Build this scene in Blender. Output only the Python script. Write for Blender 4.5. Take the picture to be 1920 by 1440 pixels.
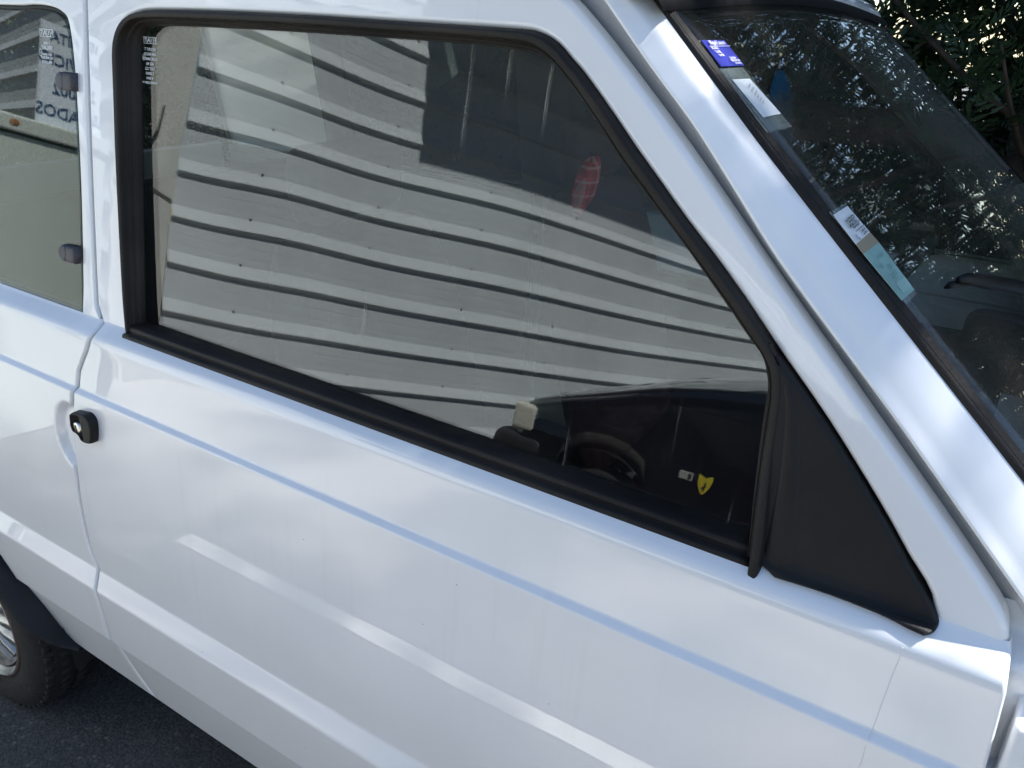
import bpy, bmesh, math, random
from mathutils import Vector, Matrix, noise as mnoise
from mathutils.geometry import tessellate_polygon
R = math.radians
random.seed(7)
scene = bpy.context.scene
COL = scene.collection
for o in list(bpy.data.objects): bpy.data.objects.remove(o)

# ------------------------------------------------------------------ camera
G = -0.12                                   # ground height (z = 0 is 12 cm above the asphalt)
cam_d = bpy.data.cameras.new('camera'); cam = bpy.data.objects.new('camera', cam_d); COL.objects.link(cam)
cam_d.sensor_width = 36.0; cam_d.lens = 36.0 * 1500.0 / 1920.0; cam_d.clip_end = 500; cam_d.clip_start = 0.02
FX = Vector((0.8460, 0.5318, 0.0393)); FD = Vector((0.2540, -0.3357, -0.9071)); FF = Vector((-0.4700, 0.7775, -0.4190))
FF.normalize(); FX = (FX - FF * FX.dot(FF)).normalized(); UP = FX.cross(FF).normalized()
m = Matrix((FX, UP, -FF)).transposed().to_4x4(); m.translation = Vector((1.0378, -0.5616, 1.39)); cam.matrix_world = m
scene.camera = cam

# ------------------------------------------------------------------ light
SUN = Vector((0.42, 0.335, 0.845)).normalized()
w = bpy.data.worlds.new('World'); scene.world = w; w.use_nodes = True
nt = w.node_tree; nt.nodes.clear()
sky = nt.nodes.new('ShaderNodeTexSky'); sky.sky_type = 'NISHITA'; sky.sun_disc = False
sky.sun_elevation = math.asin(SUN.z); sky.sun_rotation = math.atan2(SUN.x, SUN.y); sky.air_density = 1.0; sky.dust_density = 0.15; sky.ozone_density = 1.2
bg = nt.nodes.new('ShaderNodeBackground'); bg.inputs['Strength'].default_value = 0.065
ow = nt.nodes.new('ShaderNodeOutputWorld'); nt.links.new(sky.outputs[0], bg.inputs[0]); nt.links.new(bg.outputs[0], ow.inputs[0])
sl = bpy.data.lights.new('sun', 'SUN'); sl.energy = 5.0; sl.angle = R(0.53); sl.color = (1.0, 0.985, 0.96)
so = bpy.data.objects.new('sun', sl); COL.objects.link(so); so.rotation_euler = SUN.to_track_quat('Z', 'Y').to_euler()
scene.view_settings.view_transform = 'Standard'; scene.view_settings.look = 'None'; scene.view_settings.gamma = 1
scene.view_settings.exposure = 1.82
scene.cycles.transparent_max_bounces = 20; scene.cycles.max_bounces = 7; scene.cycles.caustics_reflective = False; scene.cycles.caustics_refractive = False; scene.cycles.diffuse_bounces = 3; scene.cycles.glossy_bounces = 5

# ------------------------------------------------------------------ helpers
def link(o, parent=None):
    COL.objects.link(o)
    if parent: o.parent = parent
    return o
def tag(o, label=None, cat=None, group=None, kind=None):
    if label: o['label'] = label
    if cat: o['category'] = cat
    if group: o['group'] = group
    if kind: o['kind'] = kind
    return o
def empty(name, loc=(0, 0, 0)):
    o = bpy.data.objects.new(name, None); o.empty_display_size = 0.1; o.location = loc; return link(o)
def child_fix(o, parent):
    o.parent = parent; o.matrix_parent_inverse = parent.matrix_world.inverted() if False else Matrix.Identity(4)
class MB:
    """collects vertices and faces; build() links ONE mesh object (coordinates in world space; things sit at the origin)"""
    def __init__(s): s.v = []; s.f = []; s.mi = []
    def add(s, vs, fs, mi=0):
        n = len(s.v); s.v += [tuple(v) for v in vs]; s.f += [tuple(i + n for i in f) for f in fs]; s.mi += [mi] * len(fs); return s
    def box(s, a, b, mi=0, mat=None):
        x0, y0, z0 = a; x1, y1, z1 = b
        vs = [(x, y, z) for x in (x0, x1) for y in (y0, y1) for z in (z0, z1)]
        if mat: vs = [mat @ Vector(v) for v in vs]
        return s.add(vs, [(0, 1, 3, 2), (4, 6, 7, 5), (0, 4, 5, 1), (2, 3, 7, 6), (0, 2, 6, 4), (1, 5, 7, 3)], mi)
    def loft(s, rings, closed=False, caps=False, mi=0, wrap=False):
        n = len(rings[0]); vs = [p for r in rings for p in r]; fs = []
        k = n if closed else n - 1
        m_ = len(rings) if wrap else len(rings) - 1
        for i in range(m_):
            for j in range(k):
                a = i * n + j; b = i * n + (j + 1) % n; i2 = (i + 1) % len(rings)
                fs.append((a, b, i2 * n + (j + 1) % n, i2 * n + j))
        if caps and closed: fs += [tuple(range(n))[::-1], tuple(range((len(rings) - 1) * n, len(rings) * n))]
        return s.add(vs, fs, mi)
    def tube(s, pts, r, seg=8, mi=0):
        pts = [Vector(p) for p in pts]; rings = []
        for i, p in enumerate(pts):
            d = (pts[min(i + 1, len(pts) - 1)] - pts[max(i - 1, 0)]).normalized()
            a = d.cross(Vector((0.31, 0.2, 0.93))).normalized(); b = d.cross(a)
            rr = r[i] if isinstance(r, (list, tuple)) else r
            rings.append([p + (a * math.cos(t) + b * math.sin(t)) * rr for t in [2 * math.pi * k / seg for k in range(seg)]])
        return s.loft(rings, closed=True, caps=True, mi=mi)
    def lathe_y(s, c, prof, seg=64, mi=0, close=True):
        """revolve (radius, y) profile about the y axis through c"""
        rings = [[(c[0] + r * math.cos(a), c[1] + y, c[2] + r * math.sin(a)) for r, y in prof] for a in [2 * math.pi * k / seg for k in range(seg)]]
        return s.loft(rings, closed=False, wrap=True, mi=mi)
    def build(s, name, mats, parent=None, smooth=True, bevel=0, seg=3, wn=False, solid=0):
        me = bpy.data.meshes.new(name); me.from_pydata(s.v, [], s.f)
        if not isinstance(mats, (list, tuple)): mats = [mats]
        for x in mats: me.materials.append(x)
        for p, i in zip(me.polygons, s.mi): p.material_index = i; p.use_smooth = smooth
        bm = bmesh.new(); bm.from_mesh(me); bmesh.ops.remove_doubles(bm, verts=bm.verts, dist=1e-6)
        bmesh.ops.recalc_face_normals(bm, faces=bm.faces); bm.to_mesh(me); bm.free()
        o = bpy.data.objects.new(name, me); link(o, parent)
        if solid:
            q = o.modifiers.new('solid', 'SOLIDIFY'); q.thickness = solid; q.offset = 0
        if bevel:
            q = o.modifiers.new('bevel', 'BEVEL'); q.width = bevel; q.segments = seg; q.limit_method = 'ANGLE'; q.angle_limit = R(35); q.harden_normals = False
        if bevel or wn:
            q = o.modifiers.new('wn', 'WEIGHTED_NORMAL'); q.mode = 'FACE_AREA'; q.weight = 80; q.keep_sharp = True
        return o
def text_mesh(s, string, size, org, ex, ey, mi=0, align='CENTER', space=1.0, bold=0.0):
    cu = bpy.data.curves.new('t', 'FONT'); cu.body = string; cu.size = size; cu.align_x = align; cu.align_y = 'CENTER'; cu.space_character = space; cu.resolution_u = 2; cu.offset = bold
    o = bpy.data.objects.new('t', cu); COL.objects.link(o)
    dg = bpy.context.evaluated_depsgraph_get(); me = bpy.data.meshes.new_from_object(o.evaluated_get(dg))
    org = Vector(org); ex = Vector(ex).normalized(); ey = Vector(ey).normalized()
    s.add([org + ex * v.co.x + ey * v.co.y for v in me.vertices], [tuple(p.vertices) for p in me.polygons], mi)
    bpy.data.objects.remove(o); bpy.data.curves.remove(cu); bpy.data.meshes.remove(me)
def cat(pts, n=6):
    """Catmull-Rom through 2-D points"""
    out = []
    P = [pts[0]] + list(pts) + [pts[-1]]
    for i in range(1, len(P) - 2):
        for k in range(n):
            t = k / n; a, b, c, d = P[i - 1], P[i], P[i + 1], P[i + 2]
            out.append(tuple(0.5 * (2 * b[q] + (c[q] - a[q]) * t + (2 * a[q] - 5 * b[q] + 4 * c[q] - d[q]) * t * t + (3 * b[q] - a[q] - 3 * c[q] + d[q]) * t ** 3) for q in range(len(b))))
    out.append(tuple(pts[-1])); return out
def lerp_tab(tab, t):
    if t <= tab[0][0]: return tab[0][1]
    for (a, b), (c, d) in zip(tab, tab[1:]):
        if t <= c: return b + (d - b) * (t - a) / (c - a)
    return tab[-1][1]
def fillet(pts, n=5):
    """(a, b, r) polyline with rounded corners"""
    out = [pts[0][:2]]
    for i in range(1, len(pts) - 1):
        p0, p1, p2 = Vector(pts[i - 1][:2]), Vector(pts[i][:2]), Vector(pts[i + 1][:2]); r = pts[i][2] if len(pts[i]) > 2 else 0
        if not r: out.append(tuple(p1)); continue
        a = p1 + (p0 - p1).normalized() * min(r, (p0 - p1).length * .49); b = p1 + (p2 - p1).normalized() * min(r, (p2 - p1).length * .49)
        for k in range(n + 1):
            t = k / n; out.append(tuple(a * (1 - t) ** 2 + p1 * 2 * t * (1 - t) + b * t * t))
    out.append(pts[-1][:2]); return out
def normals2d(loop, closed=True):
    n = len(loop); res = []
    for i in range(n):
        a = Vector(loop[(i - 1) % n] if closed or i > 0 else loop[i]); b = Vector(loop[(i + 1) % n] if closed or i < n - 1 else loop[i])
        d = (b - a).normalized(); res.append(Vector((d.y, -d.x)))
    return res
def area2(loop): return sum(a[0] * b[1] - b[0] * a[1] for a, b in zip(loop, loop[1:] + loop[:1])) / 2

# ------------------------------------------------------------------ materials
def mat(name, col=(.8, .8, .8), rough=.5, metal=0, coat=0, coat_r=.03, var=0, vscale=8, bump=0, bscale=60, spec=.5, col2=None, detail=5):
    m_ = bpy.data.materials.new(name); m_.use_nodes = True; t = m_.node_tree; b = t.nodes['Principled BSDF']
    b.inputs['Base Color'].default_value = (*col, 1); b.inputs['Roughness'].default_value = rough; b.inputs['Metallic'].default_value = metal
    b.inputs['Coat Weight'].default_value = coat; b.inputs['Coat IOR'].default_value = 1.58; b.inputs['Coat Roughness'].default_value = coat_r; b.inputs['Specular IOR Level'].default_value = spec
    if var or col2:
        tc = t.nodes.new('ShaderNodeTexCoord'); n = t.nodes.new('ShaderNodeTexNoise'); n.inputs['Scale'].default_value = vscale; n.inputs['Detail'].default_value = detail
        t.links.new(tc.outputs['Object'], n.inputs['Vector']); r = t.nodes.new('ShaderNodeValToRGB'); r.color_ramp.elements[0].position = .3; r.color_ramp.elements[1].position = .7
        c2 = col2 or tuple(min(1, c * (1 + var)) for c in col); c1 = col if col2 else tuple(c * (1 - var) for c in col)
        r.color_ramp.elements[0].color = (*c1, 1); r.color_ramp.elements[1].color = (*c2, 1)
        t.links.new(n.outputs['Fac'], r.inputs[0]); t.links.new(r.outputs[0], b.inputs['Base Color'])
    if bump:
        tc = t.nodes.new('ShaderNodeTexCoord'); n = t.nodes.new('ShaderNodeTexNoise'); n.inputs['Scale'].default_value = bscale; n.inputs['Detail'].default_value = 4
        t.links.new(tc.outputs['Object'], n.inputs['Vector']); bp = t.nodes.new('ShaderNodeBump'); bp.inputs['Strength'].default_value = bump; bp.inputs['Distance'].default_value = .01
        t.links.new(n.outputs['Fac'], bp.inputs['Height']); t.links.new(bp.outputs[0], b.inputs['Normal'])
        if coat: t.links.new(bp.outputs[0], b.inputs['Coat Normal'])
    return m_
def glass_mat(name, tint=(.80, .86, .83), f0=.045, dust=0.0, wave=0.0, scratch=0.0):
    """pane surface: mirror reflection by Schlick's law over tinted see-through; a film of dust and fine scratches scatter light"""
    m_ = bpy.data.materials.new(name); m_.use_nodes = True; t = m_.node_tree; t.nodes.clear(); N = t.nodes.new; L = t.links.new
    g = N('ShaderNodeNewGeometry'); dp = N('ShaderNodeVectorMath'); dp.operation = 'DOT_PRODUCT'; L(g.outputs['Normal'], dp.inputs[0]); L(g.outputs['Incoming'], dp.inputs[1])
    def M(op, a, b=None):
        q = N('ShaderNodeMath'); q.operation = op
        for i, x in enumerate((a, b)):
            if x is None: continue
            if isinstance(x, (int, float)): q.inputs[i].default_value = x
            else: L(x, q.inputs[i])
        return q.outputs[0]
    c = M('ABSOLUTE', dp.outputs['Value']); p5 = M('POWER', M('SUBTRACT', 1.0, c), 5.0); F = M('ADD', M('MULTIPLY', p5, 1 - f0), f0)
    gl = N('ShaderNodeBsdfGlossy'); gl.inputs['Roughness'].default_value = 0.0
    tr = N('ShaderNodeBsdfTransparent'); tr.inputs['Color'].default_value = (*tint, 1)
    mx = N('ShaderNodeMixShader'); L(F, mx.inputs[0]); L(tr.outputs[0], mx.inputs[1]); L(gl.outputs[0], mx.inputs[2])
    out = N('ShaderNodeOutputMaterial'); res = mx.outputs[0]
    tc = N('ShaderNodeTexCoord')
    if wave:
        n = N('ShaderNodeTexNoise'); n.inputs['Scale'].default_value = 3.0; n.inputs['Detail'].default_value = 0; L(tc.outputs['Object'], n.inputs['Vector'])
        b = N('ShaderNodeBump'); b.inputs['Strength'].default_value = 1; b.inputs['Distance'].default_value = wave; L(n.outputs['Fac'], b.inputs['Height']); L(b.outputs[0], gl.inputs['Normal'])
    if dust or scratch:
        df = N('ShaderNodeBsdfDiffuse'); df.inputs['Color'].default_value = (.62, .58, .5, 1)
        fac = None
        if dust:
            n = N('ShaderNodeTexNoise'); n.inputs['Scale'].default_value = 420; n.inputs['Detail'].default_value = 2; L(tc.outputs['Object'], n.inputs['Vector'])
            n2 = N('ShaderNodeTexNoise'); n2.inputs['Scale'].default_value = 4; n2.inputs['Detail'].default_value = 5; L(tc.outputs['Object'], n2.inputs['Vector'])
            r = N('ShaderNodeMapRange'); r.inputs[1].default_value = .5; r.inputs[2].default_value = .8; L(n.outputs['Fac'], r.inputs[0])
            r2 = N('ShaderNodeMapRange'); r2.inputs[1].default_value = .35; r2.inputs[2].default_value = .75; L(n2.outputs['Fac'], r2.inputs[0])
            fac = M('ADD', M('MULTIPLY', M('MULTIPLY', r.outputs[0], r2.outputs[0]), dust * 3), dust * .25)
        if scratch:
            mp = N('ShaderNodeMapping'); mp.inputs['Rotation'].default_value = (0, R(-9), 0); mp.inputs['Scale'].default_value = (260, 1, 5); L(tc.outputs['Object'], mp.inputs['Vector'])
            n3 = N('ShaderNodeTexNoise'); n3.inputs['Scale'].default_value = 1; n3.inputs['Detail'].default_value = 3; L(mp.outputs[0], n3.inputs['Vector'])
            mk = N('ShaderNodeTexNoise'); mk.inputs['Scale'].default_value = 5; L(tc.outputs['Object'], mk.inputs['Vector'])
            r = N('ShaderNodeMapRange'); r.inputs[1].default_value = .66; r.inputs[2].default_value = .74; L(n3.outputs['Fac'], r.inputs[0])
            r2 = N('ShaderNodeMapRange'); r2.inputs[1].default_value = .5; r2.inputs[2].default_value = .65; L(mk.outputs['Fac'], r2.inputs[0])
            sc = M('MULTIPLY', M('MULTIPLY', r.outputs[0], r2.outputs[0]), scratch); fac = M('ADD', fac, sc) if fac is not None else sc
        m2 = N('ShaderNodeMixShader'); L(fac, m2.inputs[0]); L(res, m2.inputs[1]); L(df.outputs[0], m2.inputs[2]); res = m2.outputs[0]
    L(res, out.inputs[0]); return m_
def film_mat(name, col=(.7, .75, .75), alpha=.35):
    m_ = bpy.data.materials.new(name); m_.use_nodes = True; t = m_.node_tree; b = t.nodes['Principled BSDF']
    b.inputs['Base Color'].default_value = (*col, 1); b.inputs['Roughness'].default_value = .15; b.inputs['Alpha'].default_value = alpha; return m_
def paint():
    m_ = bpy.data.materials.new('white_paint'); m_.use_nodes = True; t = m_.node_tree; b = t.nodes['Principled BSDF']; N = t.nodes.new; L = t.links.new
    tc = N('ShaderNodeTexCoord')
    def noise(sc, det=3, vec=None):
        n = N('ShaderNodeTexNoise'); n.inputs['Scale'].default_value = sc; n.inputs['Detail'].default_value = det; L(vec or tc.outputs['Object'], n.inputs['Vector']); return n.outputs['Fac']
    def rng_(src, a, b_, lo=0, hi=1):
        r = N('ShaderNodeMapRange'); r.inputs[1].default_value = a; r.inputs[2].default_value = b_; r.inputs[3].default_value = lo; r.inputs[4].default_value = hi; L(src, r.inputs[0]); return r.outputs[0]
    def mixc(f, a, b_):
        x = N('ShaderNodeMix'); x.data_type = 'RGBA'; L(f, x.inputs[0])
        for i, c in ((6, a), (7, b_)):
            if isinstance(c, tuple): x.inputs[i].default_value = (*c, 1)
            else: L(c, x.inputs[i])
        return x.outputs[2]
    mp = N('ShaderNodeMapping'); mp.inputs['Scale'].default_value = (55, 1, 2.2); L(tc.outputs['Object'], mp.inputs['Vector'])
    run = N('ShaderNodeMath'); run.operation = 'MULTIPLY'; L(rng_(noise(1, 3, mp.outputs[0]), .56, .72), run.inputs[0]); L(rng_(noise(3.5, 2), .45, .65), run.inputs[1])
    c = mixc(rng_(noise(4, 5), .35, .7), (.775, .775, .77), (.82, .82, .815)); c = mixc(rng_(run.outputs[0], 0, 1, 0, .16), c, (.55, .53, .49))
    v = N('ShaderNodeTexVoronoi'); v.inputs['Scale'].default_value = 46; v.inputs['Randomness'].default_value = 1; L(tc.outputs['Object'], v.inputs['Vector'])
    sp = N('ShaderNodeMath'); sp.operation = 'MULTIPLY'; L(rng_(v.outputs['Distance'], .030, .045, 1, 0), sp.inputs[0]); L(rng_(noise(7, 2), .56, .60), sp.inputs[1])
    c = mixc(sp.outputs[0], c, (.22, .20, .18)); L(c, b.inputs['Base Color'])
    b.inputs['Roughness'].default_value = .34; b.inputs['Coat Weight'].default_value = 1; b.inputs['Coat IOR'].default_value = 1.58; L(rng_(noise(9, 6), .35, .75, .0, .018), b.inputs['Coat Roughness'])
    bp = N('ShaderNodeBump'); bp.inputs['Strength'].default_value = .012; bp.inputs['Distance'].default_value = .01; L(noise(9, 2), bp.inputs['Height']); L(bp.outputs[0], b.inputs['Coat Normal']); return m_
M_paint = paint()
M_rubber = mat('window_rubber', (.011, .010, .009), .55, spec=.22, bump=.12, bscale=220, col2=(.028, .0235, .020), vscale=9, detail=8)
M_rubber_b = mat('black_rubber', (.008, .008, .009), .5, spec=.25, bump=.06, bscale=150)
M_plastic = mat('black_plastic', (.0055, .0056, .0065), .50, spec=.26, bump=.12, bscale=700, col2=(.0125, .012, .0115), vscale=14, detail=8)
M_archp = mat('grey_plastic', (.016, .0165, .018), .6, spec=.25, bump=.2, bscale=500, var=.15, vscale=10)
M_hinge = mat('hinge_plastic', (.045, .043, .05), .5)
M_chrome = mat('key_metal', (.78, .75, .66), .28, metal=1)
M_rim = mat('wheel_silver', (.42, .42, .41), .35, metal=.8, var=.25, vscale=40)
M_rust = mat('rim_rust', (.16, .10, .07), .7, var=.3, vscale=50)
M_tyre = mat('tyre_rubber', (.012, .0115, .011), .8, bump=.3, bscale=80, var=.35, vscale=20)
M_dark = mat('underbody', (.012, .012, .012), .9)
M_glass = glass_mat('side_glass', (.72, .77, .75), .072, dust=.010, wave=.0038, scratch=.40)
M_qglass = glass_mat('quarter_glass', (.55, .62, .60), .075, dust=.010)
M_ws = glass_mat('windshield_glass', (.93, .96, .94), .045, dust=.045)
M_etch = mat('etch', (.75, .78, .78), .6)
M_trim = mat('grey_trim', (.22, .22, .22), .7, var=.1)
M_card = mat('door_card', (.62, .64, .66), .75, var=.08, vscale=20)
M_dash = mat('dash_plastic', (.018, .019, .022), .6, bump=.1, bscale=400)
M_lining = mat('headlining', (.10, .10, .10), .85)
M_carpet = mat('carpet', (.02, .02, .022), .95)
M_belt = mat('belt_web', (.09, .09, .09), .7)
M_paper = mat('paper', (.72, .75, .76), .7, var=.06, vscale=40)
M_ink = mat('ink', (.02, .02, .03), .6)
M_blue = mat('blue_card', (.010, .022, .33), .5); M_whitei = mat('white_ink', (.8, .8, .85), .6)
M_tan = mat('tan_paper', (.34, .28, .19), .7); M_teal = mat('teal_paper', (.27, .44, .40), .6, var=.15, vscale=30)
M_sleeve = film_mat('clear_sleeve', (.55, .62, .62), .22); M_disc = film_mat('blue_disc', (.004, .05, .11), .62)
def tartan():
    m_ = bpy.data.materials.new('sunlit_tartan'); m_.use_nodes = True; t = m_.node_tree; b = t.nodes['Principled BSDF']; N = t.nodes.new; L = t.links.new
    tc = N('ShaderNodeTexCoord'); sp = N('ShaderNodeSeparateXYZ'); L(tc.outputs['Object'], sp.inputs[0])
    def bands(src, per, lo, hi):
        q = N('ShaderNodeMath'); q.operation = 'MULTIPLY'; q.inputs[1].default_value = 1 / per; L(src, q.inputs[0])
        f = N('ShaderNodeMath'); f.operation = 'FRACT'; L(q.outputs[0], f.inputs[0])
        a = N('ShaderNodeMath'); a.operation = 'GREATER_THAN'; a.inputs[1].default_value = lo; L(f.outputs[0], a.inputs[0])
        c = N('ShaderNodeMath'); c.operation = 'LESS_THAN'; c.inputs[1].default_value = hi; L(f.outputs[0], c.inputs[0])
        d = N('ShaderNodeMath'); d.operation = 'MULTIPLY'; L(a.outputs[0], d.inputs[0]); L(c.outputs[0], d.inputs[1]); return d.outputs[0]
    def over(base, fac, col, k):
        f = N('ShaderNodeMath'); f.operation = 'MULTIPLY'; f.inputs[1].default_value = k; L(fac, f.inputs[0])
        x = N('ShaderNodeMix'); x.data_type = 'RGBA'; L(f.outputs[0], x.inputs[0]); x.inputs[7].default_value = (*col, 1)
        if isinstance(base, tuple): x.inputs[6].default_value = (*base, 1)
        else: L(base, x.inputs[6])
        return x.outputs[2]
    c = over((.92, .085, .075), bands(sp.outputs['Y'], .026, .1, .5), (.35, .02, .03), .5); c = over(c, bands(sp.outputs['Z'], .026, .1, .5), (.35, .02, .03), .5)  # base red brightened to paint sunlight on the cloth
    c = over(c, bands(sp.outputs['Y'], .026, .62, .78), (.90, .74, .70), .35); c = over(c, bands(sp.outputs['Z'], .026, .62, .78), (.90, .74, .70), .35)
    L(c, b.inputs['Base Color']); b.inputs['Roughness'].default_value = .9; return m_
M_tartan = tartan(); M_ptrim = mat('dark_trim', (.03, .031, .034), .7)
M_seat2 = mat('burgundy_seat', (.045, .012, .016), .9, var=.2, vscale=40)
M_seat = mat('dark_seat', (.035, .03, .032), .9, var=.2, vscale=60)

def asphalt():
    m_ = bpy.data.materials.new('asphalt'); m_.use_nodes = True; t = m_.node_tree; b = t.nodes['Principled BSDF']; N = t.nodes.new; L = t.links.new
    tc = N('ShaderNodeTexCoord'); n = N('ShaderNodeTexNoise'); n.inputs['Scale'].default_value = 170; n.inputs['Detail'].default_value = 3; L(tc.outputs['Object'], n.inputs['Vector'])
    n2 = N('ShaderNodeTexNoise'); n2.inputs['Scale'].default_value = 2.2; n2.inputs['Detail'].default_value = 6; L(tc.outputs['Object'], n2.inputs['Vector'])
    r = N('ShaderNodeValToRGB'); r.color_ramp.elements[0].position = .35; r.color_ramp.elements[0].color = (.042, .043, .045, 1); r.color_ramp.elements[1].position = .72; r.color_ramp.elements[1].color = (.115, .113, .110, 1)
    L(n.outputs['Fac'], r.inputs[0])
    vo = N('ShaderNodeTexVoronoi'); vo.inputs['Scale'].default_value = 85; L(tc.outputs['Object'], vo.inputs['Vector']); sx = N('ShaderNodeSeparateXYZ'); L(vo.outputs['Color'], sx.inputs[0])
    vr = N('ShaderNodeMapRange'); vr.inputs[1].default_value = .80; vr.inputs[2].default_value = .95; L(sx.outputs['X'], vr.inputs[0]); vd = N('ShaderNodeMapRange'); vd.inputs[1].default_value = .45; vd.inputs[2].default_value = .30; L(vo.outputs['Distance'], vd.inputs[0])
    vm = N('ShaderNodeMath'); vm.operation = 'MULTIPLY'; L(vr.outputs[0], vm.inputs[0]); L(vd.outputs[0], vm.inputs[1])
    st = N('ShaderNodeMix'); st.data_type = 'RGBA'; L(vm.outputs[0], st.inputs[0]); L(r.outputs[0], st.inputs[6]); st.inputs[7].default_value = (.15, .145, .14, 1)
    x = N('ShaderNodeMix'); x.data_type = 'RGBA'; x.blend_type = 'MULTIPLY'; x.inputs[0].default_value = .7; L(st.outputs[2], x.inputs[6])
    r2 = N('ShaderNodeValToRGB'); r2.color_ramp.elements[0].position = .3; r2.color_ramp.elements[0].color = (.55, .55, .56, 1); r2.color_ramp.elements[1].position = .7; r2.color_ramp.elements[1].color = (1.25, 1.22, 1.18, 1)
    L(n2.outputs['Fac'], r2.inputs[0]); L(r2.outputs[0], x.inputs[7]); b.inputs['Roughness'].default_value = .85
    # pale strip added beyond the parking line for bounce light and door reflections
    sp = N('ShaderNodeSeparateXYZ'); L(tc.outputs['Object'], sp.inputs[0]); n3 = N('ShaderNodeTexNoise'); n3.inputs['Scale'].default_value = 1.3; n3.inputs['Detail'].default_value = 5; L(tc.outputs['Object'], n3.inputs['Vector'])
    mr = N('ShaderNodeMapRange'); mr.inputs[1].default_value = -.80; mr.inputs[2].default_value = -1.15; L(sp.outputs['Y'], mr.inputs[0]); mq = N('ShaderNodeMapRange'); mq.inputs[1].default_value = .40; mq.inputs[2].default_value = .58; L(n3.outputs['Fac'], mq.inputs[0])
    mf = N('ShaderNodeMapRange'); mf.inputs[1].default_value = -2.5; mf.inputs[2].default_value = -2.1; L(sp.outputs['Y'], mf.inputs[0]); m0 = N('ShaderNodeMath'); m0.operation = 'MULTIPLY'; L(mr.outputs[0], m0.inputs[0]); L(mf.outputs[0], m0.inputs[1])
    mm = N('ShaderNodeMath'); mm.operation = 'MULTIPLY'; L(m0.outputs[0], mm.inputs[0]); L(mq.outputs[0], mm.inputs[1])
    y_ = N('ShaderNodeMix'); y_.data_type = 'RGBA'; L(mm.outputs[0], y_.inputs[0]); L(x.outputs[2], y_.inputs[6]); y_.inputs[7].default_value = (.40, .375, .34, 1); L(y_.outputs[2], b.inputs['Base Color'])
    bp = N('ShaderNodeBump'); bp.inputs['Strength'].default_value = .5; bp.inputs['Distance'].default_value = .004; L(n.outputs['Fac'], bp.inputs['Height']); L(bp.outputs[0], b.inputs['Normal']); return m_
M_asphalt = asphalt()
M_line = mat('road_paint', (.80, .79, .75), .7, col2=(.62, .61, .58), vscale=14, detail=8)
M_clad = mat('cladding_white', (.58, .61, .625), .42, var=.07, vscale=1.6, bump=.3, bscale=1.5)
M_flash = mat('flashing_grey', (.56, .56, .52), .45, var=.08, vscale=6)
M_bolt = mat('bolt_dark', (.05, .05, .05), .5)
M_box = mat('pale_metal', (.56, .60, .55), .5, var=.04, vscale=3); M_ruststain = mat('rust', (.30, .13, .05), .85)

# ------------------------------------------------------------------ ground
gb = MB(); gb.add([(-40, -40, G), (40, -40, G), (40, 40, G), (-40, 40, G)], [(0, 1, 2, 3)])
tag(gb.build('ground', M_asphalt, smooth=False), kind='structure')
lb = MB(); n = 40
vs = []
for i in range(n + 1):
    x = -.92 + 1.66 * i / n; j = .006 * mnoise.noise((x * 3, 0, 0))
    vs += [(x, -0.690 + j - .012 * x, G + .004), (x, -0.755 + .006 * mnoise.noise((x * 3, 5, 0)) - .012 * x, G + .004)]
lb.add(vs, [(2 * i, 2 * i + 1, 2 * i + 3, 2 * i + 2) for i in range(n)])
tag(lb.build('parking_line', M_line, smooth=False), kind='structure')

# ------------------------------------------------------------------ white car: side surface
K = .182                                             # lean of the window plane
def yp(z): return .062 + (z - .957) * K              # window plane, y (inward) against z
LOW = fillet([(.232, .036), (.3555, .0135, .001), (.3605, .0055, .002), (.474, 0, .004), (.5085, .0135, .004), (.60, .0130, .03), (.70, .0155, .05), (.846, .021, .002), (.8515, .0295, .002), (.941, .036, .010), (.957, .0600, .003), (.9605, yp(.9605) + .0005)], 5)
def ylow(z): return lerp_tab(LOW, z)
GAP = [(.20, -.040), (.235, -.062), (.30, -.092), (.37, -.1085), (.44, -.109), (.49, -.113), (.516, -.114), (.55, -.1265), (.64, -.126), (.73, -.117), (.79, -.1075), (.84, -.093), (.879, -.081), (.905, -.064), (.925, -.0495), (.945, -.0415), (.958, -.043), (.975, -.0615), (1.07, -.0683), (1.18, -.074), (1.285, -.0783), (1.43, -.083)]
def xgap(z): return lerp_tab(GAP, z)
FRT = [(.20, 1.138), (.70, 1.138), (.86, 1.1355), (.93, 1.1307), (.955, 1.127), (.975, 1.1195)]
def xfrt(z): return lerp_tab(FRT, z)
def skin(mb, zlist, xl, xr, nx, edge_l=True, edge_r=True, depth=.020, pw=1.0, dish=lambda x, z: 0.0):
    """lower body skin between two x boundaries, its edges rolled inward"""
    rings = []
    for z in zlist:
        y = ylow(z); a, b = xl(z), xr(z); row = []
        if edge_l: row += [(a, y + depth, z), (a, y + .004, z), (a + .0012, y + .0012, z)]
        xs = [a + (.004 if edge_l else 0) + (b - a - (.008 if edge_l and edge_r else .004)) * (1 - (1 - i / nx) ** pw) for i in range(nx + 1)]
        row += [(x, y + dish(x, z), z) for x in xs]
        y += dish(b, z)
        if edge_r: row += [(b - .0012, y + .0012, z), (b, y + .004, z), (b, y + depth, z)]
        rings.append(row)
    mb.loft(rings)
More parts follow.
